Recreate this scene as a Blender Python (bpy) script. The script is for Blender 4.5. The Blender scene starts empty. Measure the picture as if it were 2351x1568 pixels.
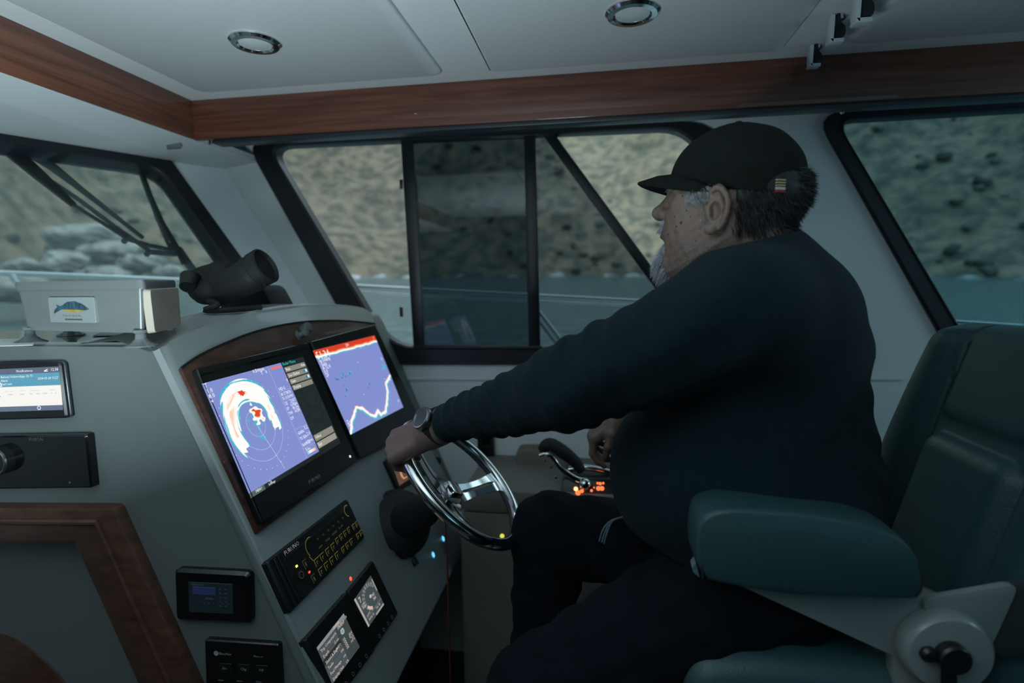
import bpy, bmesh, math, random
import numpy as np
from mathutils import Vector, Matrix
from mathutils.geometry import tessellate_polygon

random.seed(7); RNG = np.random.default_rng(7)
SC = bpy.context.scene
COL = SC.collection

# ------------------------------------------------------------------ camera
# boat frame: +X aft, +Y starboard, +Z up, metres; eye of the photographer at EYE
F, CX, CY = 1250.0, 1175.5, 784.0
def nrm(v):
    v = np.array(v, float); return v / np.linalg.norm(v)
EYE = np.array([0, 0, 1.5])
_ey = nrm((195, -139, F)); _t = (195**2 + 139**2 + F*F) / (195 + 139*.013)
_ex = -nrm((195 - _t, -139 + .013*_t, F)); _ez = np.cross(_ex, _ey)
def ray(x, y):
    d = nrm((x - CX, y - CY, F)); return np.array([d @ _ex, d @ _ey, d @ _ez])
def U(x, y, Y):            # photo measurement -> point on the upright fore-and-aft plane Y
    d = ray(x, y); return EYE + d * (Y / d[1])
def UZ(x, y, Z):           # ... on a level plane
    d = ray(x, y); return EYE + d * ((Z - EYE[2]) / d[2])
def UP(x, y, p0, n):       # ... on any plane
    d = ray(x, y); return EYE + d * (np.dot(np.array(p0) - EYE, n) / np.dot(d, n))

cam_d = bpy.data.cameras.new('camera'); cam = bpy.data.objects.new('camera', cam_d); COL.objects.link(cam)
cam_d.sensor_width = 36; cam_d.lens = 36 * F / 2351; cam_d.clip_start = .02; cam_d.clip_end = 2000
R_ = np.array([[_ex[0], -_ex[1], -_ex[2]], [_ey[0], -_ey[1], -_ey[2]], [_ez[0], -_ez[1], -_ez[2]]])
cam.matrix_world = Matrix([[*R_[0], EYE[0]], [*R_[1], EYE[1]], [*R_[2], EYE[2]], [0, 0, 0, 1]])
cam_d.dof.use_dof = True; cam_d.dof.focus_distance = 1.02; cam_d.dof.aperture_fstop = 2.1
SC.camera = cam

# ------------------------------------------------------------------ world, light, exposure
SC.view_settings.view_transform = 'Standard'; SC.view_settings.look = 'None'
SC.view_settings.gamma = 1; SC.view_settings.exposure = 0.0; SC.view_settings.use_curve_mapping = False
W = bpy.data.worlds.new('dusk_sky'); SC.world = W; W.use_nodes = True
bg = W.node_tree.nodes['Background']; bg.inputs[0].default_value = (.50, .72, .80, 1); bg.inputs[1].default_value = 2.8
def area(name, loc, target, sx, sy, power, color):
    l = bpy.data.lights.new(name, 'AREA'); l.shape = 'RECTANGLE'; l.size = sx; l.size_y = sy; l.energy = power; l.color = color
    o = bpy.data.objects.new(name, l); COL.objects.link(o); o.location = loc
    o.rotation_euler = (Vector(target) - Vector(loc)).to_track_quat('-Z', 'Y').to_euler(); return o
# unseen fill lights added inside the cabin
area('added_uplight', (-.45, .0, 1.17), (-.80, -.10, 2.10), .5, .45, 35, (.74, .92, .98))  # fill lamp added to brighten the ceiling and bow
area('added_port_fill', (1.15, -.78, 1.55), (.80, 1.3, 1.55), 1.2, .6, 1.7, (.30, .78, 1))  # bluish fill lamp added for the chair side; port wall is solid
area('added_aft_fill', (2.15, 1.15, 1.74), (-1.0, 1.35, 1.60), .8, .35, 4.5, (.50, .86, 1))  # fill lamp added to brighten pillar, hood and helm face

# ------------------------------------------------------------------ materials
MATS = {}
def mat(name, col, rough=.5, metal=0, spec=.5, noise=None, bump=None, coat=0, emis=None, es=0, sheen=0, trans=0):
    """noise=(scale, amount[, colour2]); bump=(scale, strength)"""
    if name in MATS: return MATS[name]
    m = bpy.data.materials.new(name); m.use_nodes = True; nt = m.node_tree; b = nt.nodes['Principled BSDF']
    b.inputs['Base Color'].default_value = (*col, 1); b.inputs['Roughness'].default_value = rough
    b.inputs['Metallic'].default_value = metal; b.inputs['Specular IOR Level'].default_value = spec
    b.inputs['Coat Weight'].default_value = coat; b.inputs['Coat Roughness'].default_value = .08
    b.inputs['Sheen Weight'].default_value = sheen; b.inputs['Transmission Weight'].default_value = trans
    if emis: b.inputs['Emission Color'].default_value = (*emis, 1); b.inputs['Emission Strength'].default_value = es
    tc = nt.nodes.new('ShaderNodeTexCoord')
    if noise:
        nz = nt.nodes.new('ShaderNodeTexNoise'); nz.inputs['Scale'].default_value = noise[0]; nz.inputs['Detail'].default_value = 5
        nt.links.new(tc.outputs['Object'], nz.inputs['Vector'])
        mx = nt.nodes.new('ShaderNodeMix'); mx.data_type = 'RGBA'
        c2 = noise[2] if len(noise) > 2 else tuple(c * (1 - noise[1]) for c in col)
        mx.inputs[6].default_value = (*col, 1); mx.inputs[7].default_value = (*c2, 1)
        rp = nt.nodes.new('ShaderNodeMapRange'); rp.inputs[1].default_value = .35; rp.inputs[2].default_value = .7
        nt.links.new(nz.outputs['Fac'], rp.inputs[0]); nt.links.new(rp.outputs[0], mx.inputs[0])
        nt.links.new(mx.outputs[2], b.inputs['Base Color'])
    if bump:
        nz = nt.nodes.new('ShaderNodeTexNoise'); nz.inputs['Scale'].default_value = bump[0]; nz.inputs['Detail'].default_value = 3
        nt.links.new(tc.outputs['Object'], nz.inputs['Vector'])
        bp = nt.nodes.new('ShaderNodeBump'); bp.inputs['Strength'].default_value = bump[1]; bp.inputs['Distance'].default_value = .002
        nt.links.new(nz.outputs['Fac'], bp.inputs['Height']); nt.links.new(bp.outputs['Normal'], b.inputs['Normal'])
    MATS[name] = m; return m

def wood_mat(name, c1, c2, stretch=(1, 30, 30), rough=.35):
    m = bpy.data.materials.new(name); m.use_nodes = True; nt = m.node_tree; b = nt.nodes['Principled BSDF']
    tc = nt.nodes.new('ShaderNodeTexCoord'); mp = nt.nodes.new('ShaderNodeMapping'); mp.inputs['Scale'].default_value = stretch
    nz = nt.nodes.new('ShaderNodeTexNoise'); nz.inputs['Scale'].default_value = 2.6; nz.inputs['Detail'].default_value = 8; nz.inputs['Distortion'].default_value = .6
    cr = nt.nodes.new('ShaderNodeValToRGB'); cr.color_ramp.elements[0].position = .3; cr.color_ramp.elements[1].position = .72
    cr.color_ramp.elements[0].color = (*c1, 1); cr.color_ramp.elements[1].color = (*c2, 1)
    nt.links.new(tc.outputs['Object'], mp.inputs[0]); nt.links.new(mp.outputs[0], nz.inputs['Vector'])
    nt.links.new(nz.outputs['Fac'], cr.inputs[0]); nt.links.new(cr.outputs[0], b.inputs['Base Color'])
    b.inputs['Roughness'].default_value = rough; b.inputs['Coat Weight'].default_value = .3
    return m

def glass_mat(name, tint, refl=.06, haze=0., hcol=(.5, .6, .6)):
    m = bpy.data.materials.new(name); m.use_nodes = True; nt = m.node_tree; nt.nodes.remove(nt.nodes['Principled BSDF'])
    out = nt.nodes['Material Output']
    tr = nt.nodes.new('ShaderNodeBsdfTransparent'); tr.inputs[0].default_value = (*[c**.5 for c in tint], 1)
    gl = nt.nodes.new('ShaderNodeBsdfGlossy'); gl.inputs['Roughness'].default_value = 0.0; gl.inputs[0].default_value = (1, 1, 1, 1)
    lw = nt.nodes.new('ShaderNodeLayerWeight'); pw = nt.nodes.new('ShaderNodeMath'); pw.operation = 'POWER'; pw.inputs[1].default_value = 4; nt.links.new(lw.outputs['Facing'], pw.inputs[0])
    ad = nt.nodes.new('ShaderNodeMath'); ad.operation = 'MULTIPLY_ADD'; ad.inputs[1].default_value = .7; ad.inputs[2].default_value = refl; ad.use_clamp = True
    nt.links.new(pw.outputs[0], ad.inputs[0])
    mx = nt.nodes.new('ShaderNodeMixShader'); nt.links.new(ad.outputs[0], mx.inputs[0]); nt.links.new(tr.outputs[0], mx.inputs[1]); nt.links.new(gl.outputs[0], mx.inputs[2])
    last = mx
    if haze:
        df = nt.nodes.new('ShaderNodeBsdfTranslucent'); df.inputs[0].default_value = (*hcol, 1)
        nz = nt.nodes.new('ShaderNodeTexNoise'); nz.inputs['Scale'].default_value = 7; nz.inputs['Detail'].default_value = 6
        tc = nt.nodes.new('ShaderNodeTexCoord'); nt.links.new(tc.outputs['Object'], nz.inputs['Vector'])
        mu = nt.nodes.new('ShaderNodeMath'); mu.operation = 'MULTIPLY'; mu.inputs[1].default_value = haze * 2; nt.links.new(nz.outputs['Fac'], mu.inputs[0])
        m2 = nt.nodes.new('ShaderNodeMixShader'); nt.links.new(mu.outputs[0], m2.inputs[0]); nt.links.new(mx.outputs[0], m2.inputs[1]); nt.links.new(df.outputs[0], m2.inputs[2])
        last = m2
    nt.links.new(last.outputs[0], out.inputs[0]); return m

def vcol_mat(name, strength):       # a lit display: its picture is a colour attribute of the panel
    m = bpy.data.materials.new(name); m.use_nodes = True; nt = m.node_tree; b = nt.nodes['Principled BSDF']
    a = nt.nodes.new('ShaderNodeAttribute'); a.attribute_name = 'picture'
    b.inputs['Base Color'].default_value = (.004, .005, .006, 1); b.inputs['Roughness'].default_value = .12
    nt.links.new(a.outputs['Color'], b.inputs['Emission Color']); b.inputs['Emission Strength'].default_value = strength
    return m
def glow(name, col, s=1.0): return mat(name, (.01, .01, .01), emis=col, es=s)

GEL = mat('white_gelcoat', (.68, .72, .73), .32, coat=.25, noise=(3, .06), bump=(260, .08))
BOWG = mat('lit_pillar_gelcoat', (.80, .84, .84), .35, noise=(3, .05), bump=(260, .08))  # same gelcoat, lightened: light on the bow pillar put into the colour
FACEG = mat('lit_face_gelcoat', (.27, .30, .30), .35, coat=.2, noise=(3, .06), bump=(260, .08))  # same gelcoat, light on the helm face put into the colour
PORTG = mat('shaded_gelcoat', (.13, .15, .15), .38, coat=.12, noise=(3, .06), bump=(260, .08))  # same gelcoat, darkened: shade of the console side put into the colour
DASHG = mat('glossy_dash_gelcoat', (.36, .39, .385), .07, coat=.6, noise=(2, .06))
CEIL = mat('ceiling_liner', (.56, .585, .59), .55, noise=(2, .05), bump=(400, .12))
WOOD = wood_mat('teak_x', (.060, .018, .010), (.15, .048, .026), (1.2, 30, 30), .5)
WOODY = wood_mat('teak_y', (.09, .030, .018), (.22, .080, .045), (30, 1.2, 30), .5)
WOODF = wood_mat('teak_frame', (.045, .018, .012), (.10, .042, .026), (8, 8, 30), .45)
BLK = mat('black_plastic', (.008, .010, .011), .35, noise=(30, .2))
BLKM = mat('black_rubber', (.006, .008, .010), .7, noise=(20, .25), bump=(300, .2))
FRAMEM = mat('black_window_frame', (.0065, .010, .014), .42, noise=(8, .2))
GLOSSB = mat('black_glass', (.004, .005, .006), .08)
CHROME = mat('polished_steel', (.70, .72, .73), .12, 1, noise=(14, .12))
STEEL = mat('brushed_steel', (.42, .44, .45), .3, 1, noise=(20, .15))
VINYL = mat('slate_vinyl', (.026, .072, .080), .42, noise=(6, .1), bump=(420, .35))
SEAM = mat('dark_stitching', (.012, .016, .016), .8, noise=(60, .3))
PLW = mat('white_plastic', (.135, .15, .148), .3, noise=(5, .05), coat=.2)

# ------------------------------------------------------------------ mesh helpers
def tag(o, label=None, cat=None, group=None, kind=None):
    if label: o['label'] = label
    if cat: o['category'] = cat
    if group: o['group'] = group
    if kind: o['kind'] = kind
    return o
def empty(name, loc=(0, 0, 0), **k):
    o = bpy.data.objects.new(name, None); COL.objects.link(o); o.location = [float(c) for c in loc]; o.empty_display_size = .05
    bpy.context.view_layer.update(); return tag(o, **k)
class MB:
    def __init__(s): s.v = []; s.f = []
    def add(s, vs, fs):
        k = len(s.v); s.v += [tuple(float(c) for c in v) for v in vs]; s.f += [tuple(i + k for i in f) for f in fs]; return s
    def box(s, lo, hi):
        x0, y0, z0 = lo; x1, y1, z1 = hi
        return s.add([(x, y, z) for z in (z0, z1) for y in (y0, y1) for x in (x0, x1)],
                     [(0, 2, 3, 1), (4, 5, 7, 6), (0, 1, 5, 4), (2, 6, 7, 3), (0, 4, 6, 2), (1, 3, 7, 5)])
    def hexa(s, a, b):       # two 4-rings
        return s.add(list(a) + list(b), [(3, 2, 1, 0), (4, 5, 6, 7)] + [(i, (i+1) % 4, 4+(i+1) % 4, 4+i) for i in range(4)])
    def loft(s, rings, cap=True, closed=True):
        n = len(rings[0]); k = len(s.v)
        for r in rings: s.v += [tuple(float(c) for c in p) for p in r]
        for j in range(len(rings)-1):
            for i in range(n if closed else n-1):
                a = k+j*n+i; b = k+j*n+(i+1) % n; s.f.append((a, b, b+n, a+n))
        if cap: s.f.append(tuple(k+i for i in range(n))[::-1]); s.f.append(tuple(k+(len(rings)-1)*n+i for i in range(n)))
        return s
    def tube(s, pts, r, seg=10, cap=True, flat=None):
        pts = [np.array(p, float) for p in pts]; rr = r if hasattr(r, '__len__') else [r]*len(pts)
        up = np.array([0.13, .31, .95]); rings = []
        t0 = nrm(pts[1]-pts[0]); a = nrm(np.cross(up, t0))
        for i, p in enumerate(pts):
            t = nrm(pts[min(i+1, len(pts)-1)] - pts[max(i-1, 0)]); a = nrm(a - t*np.dot(a, t)); b = np.cross(t, a)
            rings.append([p + rr[i]*(math.cos(q)*a + math.sin(q)*b) for q in np.linspace(0, 2*math.pi, seg, endpoint=False)])
        return s.loft(rings, cap)
    def ring(s, c, n, R, r, seg=48, rs=10):
        c = np.array(c); n = nrm(n); a = nrm(np.cross(n, [.1, 1, .05])); b = np.cross(n, a); k = len(s.v)
        for i in range(seg):
            d = math.cos(2*math.pi*i/seg)*a + math.sin(2*math.pi*i/seg)*b
            for j in range(rs):
                q = 2*math.pi*j/rs; s.v.append(tuple(c + d*(R + r*math.cos(q)) + n*r*math.sin(q)))
        for i in range(seg):
            for j in range(rs):
                s.f.append((k+i*rs+j, k+((i+1) % seg)*rs+j, k+((i+1) % seg)*rs+(j+1) % rs, k+i*rs+(j+1) % rs))
        return s
    def lathe(s, c, n, prof, seg=32):       # prof = (radius, height along n)
        c = np.array(c, float); n = nrm(n); a = nrm(np.cross(n, [.13, .2, .95] if abs(n[2]) < .9 else [1, 0, 0])); b = np.cross(n, a)
        return s.loft([[c + n*h + r*(math.cos(q)*a + math.sin(q)*b) for q in np.linspace(0, 2*math.pi, seg, endpoint=False)] for r, h in prof])
    def prism(s, pts, vec, holes=()):       # planar outline (with holes) swept along vec
        vec = np.array(vec, float); loops = [[np.array(p, float) for p in l] for l in [pts, *holes]]
        tris = tessellate_polygon([[Vector(p) for p in l] for l in loops])
        fl = [p for l in loops for p in l]; n = len(fl); k = len(s.v)
        s.v += [tuple(p) for p in fl] + [tuple(p + vec) for p in fl]
        for t in tris: s.f.append(tuple(k+i for i in t)); s.f.append(tuple(k+n+i for i in reversed(t)))
        o = 0
        for l in loops:
            m = len(l)
            for i in range(m): a = k+o+i; b = k+o+(i+1) % m; s.f.append((a, b, b+n, a+n))
            o += m
        return s
    def build(s, name, m, parent=None, smooth=35, bevel=0, **k):
        me = bpy.data.meshes.new(name); me.from_pydata(s.v, [], s.f); me.materials.append(m)
        bm = bmesh.new(); bm.from_mesh(me); bmesh.ops.recalc_face_normals(bm, faces=bm.faces)
        if bevel:
            es = [e for e in bm.edges if len(e.link_faces) == 2 and e.calc_face_angle(0) > math.radians(35)]
            bmesh.ops.bevel(bm, geom=es, offset=bevel, segments=2, affect='EDGES', profile=.5, clamp_overlap=True)
        bm.to_mesh(me); bm.free()
        if smooth: me.shade_smooth(); me.set_sharp_from_angle(angle=math.radians(smooth))
        o = bpy.data.objects.new(name, me); COL.objects.link(o)
        if parent is not None:
            o.parent = parent; o.matrix_parent_inverse = parent.matrix_world.inverted()
        return tag(o, **k)
def rounded(pts, r, seg=6):                 # round the corners of a 3-D polygon; r scalar or list
    out = []; n = len(pts); pts = [np.array(p, float) for p in pts]; rs = r if hasattr(r, '__len__') else [r]*n
    for i in range(n):
        p = pts[i]; a = pts[i-1]-p; b = pts[(i+1) % n]-p; la, lb = np.linalg.norm(a), np.linalg.norm(b)
        d = min(rs[i], la*.49, lb*.49)
        if d <= 1e-6: out.append(p); continue
        A = p+a/la*d; B = p+b/lb*d
        for t in np.linspace(0, 1, seg): out.append((1-t)**2*A + 2*t*(1-t)*p + t*t*B)
    return out
def smooth_path(pts, n=8):                  # Catmull-Rom
    pts = [np.array(p, float) for p in pts]; P = [2*pts[0]-pts[1]] + pts + [2*pts[-1]-pts[-2]]; out = []
    for i in range(1, len(P)-2):
        for t in np.linspace(0, 1, n, endpoint=False):
            out.append(.5*((2*P[i]) + (P[i+1]-P[i-1])*t + (2*P[i-1]-5*P[i]+4*P[i+1]-P[i+2])*t*t + (3*P[i]-P[i-1]-3*P[i+1]+P[i+2])*t**3))
    return out + [pts[-1]]
_tc = {}
def text_geo(t):
    if t not in _tc:
        c = bpy.data.curves.new('t', 'FONT'); c.body = t; c.resolution_u = 1; o = bpy.data.objects.new('t', c)
        me = bpy.data.meshes.new_from_object(o); _tc[t] = ([tuple(v.co) for v in me.vertices], [tuple(p.vertices) for p in me.polygons])
        bpy.data.objects.remove(o); bpy.data.curves.remove(c); bpy.data.meshes.remove(me)
    return _tc[t]
class Quad:
    """flat face with (u right, v down) in 0..1 and a height above it"""
    def __init__(s, tl, tr, br, bl, toward=EYE):
        s.c = [np.array(p, float) for p in (tl, tr, br, bl)]
        s.n = nrm(np.cross(s.c[1]-s.c[0], s.c[3]-s.c[0]))
        if np.dot(s.n, np.array(toward)-s.c[0]) < 0: s.n = -s.n
        s.w = (np.linalg.norm(s.c[1]-s.c[0]) + np.linalg.norm(s.c[2]-s.c[3]))/2; s.h = (np.linalg.norm(s.c[3]-s.c[0]) + np.linalg.norm(s.c[2]-s.c[1]))/2
    def at(s, u, v, h=0):
        a, b, c, d = s.c; return a*(1-u)*(1-v) + b*u*(1-v) + c*u*v + d*(1-u)*v + s.n*h
    def rect(s, u0, v0, u1, v1, h, r=0, seg=5): return rounded([s.at(u0, v0, h), s.at(u1, v0, h), s.at(u1, v1, h), s.at(u0, v1, h)], r, seg) if r else [s.at(u0, v0, h), s.at(u1, v0, h), s.at(u1, v1, h), s.at(u0, v1, h)]
    def slab(s, mb, u0, v0, u1, v1, h0, h1, r=.004, bev=.0015):
        bu, bv = bev/s.w, bev/s.h; r2 = max(r-bev, r*.4)
        return mb.loft([s.rect(u0, v0, u1, v1, h0, r), s.rect(u0, v0, u1, v1, h1-bev, r), s.rect(u0+bu, v0+bv, u1-bu, v1-bv, h1, r2)])
    def frame(s, mb, o, i, h0, h1, r=.004):
        return mb.prism(s.rect(*o, h0, r), s.n*(h1-h0), [s.rect(*i, h0, r*.6)[::-1]])
    def text(s, mb, t, u, v, size, h=.0006, align='l', stretch=1):
        vs, fs = text_geo(t)
        if not vs: return mb
        w = max(p[0] for p in vs)*size*stretch; off = {'l': 0, 'c': -w/2, 'r': -w}[align]
        return mb.add([s.at(u + (p[0]*size*stretch+off)/s.w, v - p[1]*size/s.h, h) for p in vs], fs)
    def line(s, mb, u0, v0, u1, v1, wd, h=.0006):
        a, b = s.at(u0, v0, h), s.at(u1, v1, h); d = nrm(np.cross(nrm(b-a), s.n))*wd/2
        return mb.add([a-d, b-d, b+d, a+d], [(0, 1, 2, 3)])
    def arc(s, mb, u, v, R, a0, a1, wd, h=.0006, n=24, ex=1):
        for i in range(n):
            p = [a0+(a1-a0)*i/n, a0+(a1-a0)*(i+1)/n]
            s.line(mb, *[c for q in p for c in (u+R*math.cos(q)*ex/s.w, v-R*math.sin(q)/s.h)], wd, h)
        return mb
    def disc(s, mb, u, v, R, h0, h1, seg=20): return mb.lathe(s.at(u, v, h0), s.n, [(R, 0), (R, (h1-h0)*.7), (R*.85, h1-h0)], seg)
    def picture(s, name, m, parent, box, fn, nu, nv, h, **k):
        u0, v0, u1, v1 = box; a = np.linspace(u0, u1, nu+1); b = np.linspace(v0, v1, nv+1)
        A, B = np.meshgrid(a, b); A = A.ravel()[:, None]; B = B.ravel()[:, None]; c = s.c
        V = c[0]*(1-A)*(1-B) + c[1]*A*(1-B) + c[2]*A*B + c[3]*(1-A)*B + s.n*h
        i = (np.arange(nv)[:, None]*(nu+1) + np.arange(nu)[None]).ravel(); Fc = np.stack([i, i+nu+1, i+nu+2, i+1], 1)
        me = bpy.data.meshes.new(name); me.from_pydata(V.tolist(), [], Fc.tolist()); me.materials.append(m)
        ca = me.color_attributes.new('picture', 'FLOAT_COLOR', 'POINT')
        C = fn((A.ravel()-u0)/(u1-u0), (B.ravel()-v0)/(v1-v0)); ca.data.foreach_set('color', np.concatenate([C, np.ones((len(C), 1))], 1).astype(np.float32).ravel())
        o = bpy.data.objects.new(name, me); COL.objects.link(o); o.parent = parent; o.matrix_parent_inverse = parent.matrix_world.inverted(); return tag(o, **k)

# ------------------------------------------------------------------ signed-distance modelling (numpy) for organic forms
def f32(a): return np.asarray(a, np.float32)
def s_cap(p, a, b, ra, rb):
    a = f32(a); b = f32(b); d = b-a; t = np.clip(((p-a) @ d) / (d @ d), 0, 1); return np.sqrt(((p - a - t[:, None]*d)**2).sum(1)) - (ra + (rb-ra)*t)
def s_ell(p, c, r, M=None):
    q = p - f32(c)
    if M is not None: q = q @ f32(M)       # columns of M = local axes
    r = f32(r); k0 = np.sqrt(((q/r)**2).sum(1)); k1 = np.sqrt(((q/(r*r))**2).sum(1)) + 1e-9; return k0*(k0-1)/k1
def sm(a, b, k): h = np.clip(.5 + .5*(b-a)/k, 0, 1); return b + (a-b)*h - k*h*(1-h)
def smx(a, b, k): return -sm(-a, -b, k)
def nets(fn, lo, hi, h):
    """surface nets of fn over a box -> verts, quads"""
    lo = np.array(lo, float); n = np.ceil((np.array(hi)-lo)/h).astype(int)+1
    ax = [f32(lo[i] + h*np.arange(n[i])) for i in range(3)]; D = np.empty(n, np.float32)
    G = np.stack(np.meshgrid(ax[1], ax[2], indexing='ij'), -1).reshape(-1, 2)
    st = max(1, int(400000/len(G)))
    for i in range(0, n[0], st):
        xs = ax[0][i:i+st]; P = np.empty((len(xs), len(G), 3), np.float32); P[:, :, 0] = xs[:, None]; P[:, :, 1:] = G
        D[i:i+len(xs)] = fn(P.reshape(-1, 3)).reshape(len(xs), n[1], n[2])
    S = D < 0; cn = n-1; acc = np.zeros((*cn, 3), np.float32); cnt = np.zeros(cn, np.float32)
    sl = lambda o, m: tuple(slice(o[i], o[i]+m[i]) for i in range(3))
    for d in range(3):
        e = [0, 0, 0]; e[d] = 1; m = n.copy(); m[d] -= 1
        A = D[sl((0, 0, 0), m)]; B = D[sl(e, m)]; ch = S[sl((0, 0, 0), m)] != S[sl(e, m)]
        t = np.where(ch, A/np.where(ch, A-B, 1), 0)
        o1, o2 = [i for i in range(3) if i != d]
        for a in (0, 1):
            for b in (0, 1):
                o = [0, 0, 0]; o[o1] = a; o[o2] = b; c_ = ch[sl(o, cn)]; cnt += c_
                acc[..., d] += np.where(c_, t[sl(o, cn)], 0); acc[..., o1] += c_*a; acc[..., o2] += c_*b
    act = cnt > 0; idx = -np.ones(cn, np.int64); idx[act] = np.arange(act.sum())
    I = np.argwhere(act); V = lo + h*(I + acc[act]/cnt[act][:, None]); Q = []
    for d in range(3):
        o1, o2 = (d+1) % 3, (d+2) % 3; m = n.copy(); m[d] -= 1
        e = [0, 0, 0]; e[d] = 1; ch = S[sl((0, 0, 0), m)] != S[sl(e, m)]; J = np.argwhere(ch)
        J = J[(J[:, o1] > 0) & (J[:, o2] > 0) & (J[:, o1] < cn[o1]) & (J[:, o2] < cn[o2])]
        fl = S[J[:, 0], J[:, 1], J[:, 2]]; q = []
        for a, b in ((0, 0), (-1, 0), (-1, -1), (0, -1)):
            K = J.copy(); K[:, o1] += a; K[:, o2] += b; q.append(idx[K[:, 0], K[:, 1], K[:, 2]])
        q = np.stack(q, 1); q[~fl] = q[~fl][:, ::-1]; Q.append(q)
    return V, np.concatenate(Q)
def np_obj(name, parts, m, parent=None, **k):
    V, Q, o = [], [], 0
    for v, q in parts: V.append(v); Q.append(q+o); o += len(v)
    V = np.concatenate(V); Q = np.concatenate(Q); me = bpy.data.meshes.new(name)
    me.vertices.add(len(V)); me.vertices.foreach_set('co', V.astype(np.float32).ravel())
    me.loops.add(Q.size); me.loops.foreach_set('vertex_index', Q.astype(np.int32).ravel())
    me.polygons.add(len(Q)); me.polygons.foreach_set('loop_start', np.arange(0, Q.size, 4, dtype=np.int32))
    me.update(calc_edges=True); me.validate(); me.shade_smooth(); me.materials.append(m)
    ob = bpy.data.objects.new(name, me); COL.objects.link(ob)
    if parent is not None: ob.parent = parent; ob.matrix_parent_inverse = parent.matrix_world.inverted()
    return tag(ob, **k)
# ================================================================== THE CABIN SHELL
YW = 1.75                                     # inner face of the starboard side
FA, FB = U(480, 330, YW), U(700, 680, YW)     # fold where bow pillar meets the side: the reverse-raked windshield plane
SWP = .5                                      # sweep: the glass runs forward towards the centreline
WN = nrm(np.cross(FB-FA, [SWP, 1, 0])); WN = WN if WN[0] > 0 else -WN
def UW(x, y): return UP(x, y, FA, WN)
def wxy(z, y): return wx(z) - SWP*(YW-y)
def wx(z): return FA[0] + (z-FA[2])*(FB[0]-FA[0])/(FB[2]-FA[2])
H1, H2 = U(360, 797, .8), U(708, 1568, .8)    # near edge of the sloping helm face
HN = nrm(np.cross(H2-H1, [0, 1, 0])); HN = HN if HN[0] > 0 else -HN
def UH(x, y, h=0): return UP(x, y, H1 + HN*h, HN)
def hx(z): return H1[0] + (z-H1[2])*(H2[0]-H1[0])/(H2[2]-H1[2])
ZC = U(440, 230, 1.45)[2]; XB = U(440, 230, 1.45)[0]; ZBB = U(440, 321, 1.45)[2]; ZD = 1.40
ZF = .2; YP = -.85; XAFT = 2.3

MB().box((-2.6, YP-.05, ZF-.04), (XAFT, YW+.06, ZF)).build('floor', mat('cabin_sole', (.05, .045, .04), .5, noise=(6, .4)), kind='structure')

# --- starboard side with its two window openings
G1i = [U(*p, YW) for p in [(620, 338), (1568, 296), (1925, 800), (895, 797)]]
G1o = [U(*p, YW) for p in [(564, 322), (1632, 276), (2030, 838), (850, 836)]]
G2i = [U(*p, YW) for p in [(1916, 279), (3000, 215), (3000, 800), (2230, 806)]]
G2o = [U(*p, YW) for p in [(1868, 262), (3060, 170), (3060, 850), (2200, 850)]]
r1o, r1i, r2o, r2i = [.09, .09, .08, .13], [.07, .07, .06, .11], [.08, .1, .1, .08], [.06, .08, .08, .06]
def ins(pts, d):
    c = sum(np.array(p) for p in pts)/len(pts); return [p + (c-p)/np.linalg.norm(c-p)*d for p in pts]
h1 = rounded(ins(G1o, .012), r1o); h2 = rounded(ins(G2o, .012), r2o)
zt = 2.06
MB().prism([(wx(zt)-.03, YW, zt), (XAFT, YW, zt), (XAFT, YW, ZF), (-1.3, YW, ZF), (-1.3, YW, 1.2), (wx(1.3)-.03, YW, 1.3)], (0, .05, 0), [h1[::-1], h2[::-1]]).build('wall_starboard', GEL, kind='structure')

def window(name, o, i, ro, ri, label):
    w = empty(name, sum(o)/4, kind='structure', label=label)
    n = len(rounded(o, ro)); b0 = rounded(o, ro); i0 = rounded(i, ri)
    off = lambda L, y: [p + np.array([0, y, 0]) for p in L]
    fr = MB(); k = [off(b0, .02), off(b0, -.010), off(rounded(ins(o, .006), ro), -.016), off(rounded(ins(i, -.010), ri), -.016), off(i0, -.006), off(i0, .035)]
    fr.loft(k, cap=False); fr.build('window_frame', FRAMEM, w)
    sl = MB(); sl.loft([off(rounded(ins(i, -.011), ri), -.0165), off(rounded(ins(i, -.006), ri), -.020), off(rounded(ins(i, .001), ri), -.012)], cap=False)
    sl.build('rubber_seal', BLKM, w); return w
w1 = window('window_1', G1o, G1i, r1o, r1i, 'long black-framed side window beside the helm with a sliding pane')
w2 = window('window_2', G2o, G2i, r2o, r2i, 'black-framed side window behind the helm chair')
def Wp(x, y, dy=0): return U(x, y, YW+dy)
T_FWD = glass_mat('lightly_tinted_glass', (.86, .82, .83), .02)
T_SLD = glass_mat('tinted_sliding_glass', (.07, .10, .115), .030)
T_MID = glass_mat('tinted_glass', (.25, .29, .31), .01)
T_CLR = glass_mat('clear_glass', (.98, .98, .95), .0)
T_AFT = glass_mat('tinted_aft_glass', (.18, .31, .36), .02)
def pane(parent, pts, m, y, name='glass_pane'): MB().prism([U(a, b, YW+y) for a, b in pts], (0, .004, 0)).build(name, m, parent, smooth=0)
pane(w1, [(575, 325), (938, 318), (965, 815), (870, 815)], T_FWD, .022)
pane(w1, [(925, 312), (1226, 300), (1240, 812), (955, 812)], T_SLD, .002)
pane(w1, [(1215, 305), (1262, 300), (1640, 815), (1232, 815)], T_MID, .022)
pane(w1, [(1268, 300), (1600, 285), (1985, 815), (1645, 815)], T_CLR, .030)
pane(w2, [(1890, 270), (3030, 190), (3030, 830), (2200, 830)], T_AFT, .02)
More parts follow.
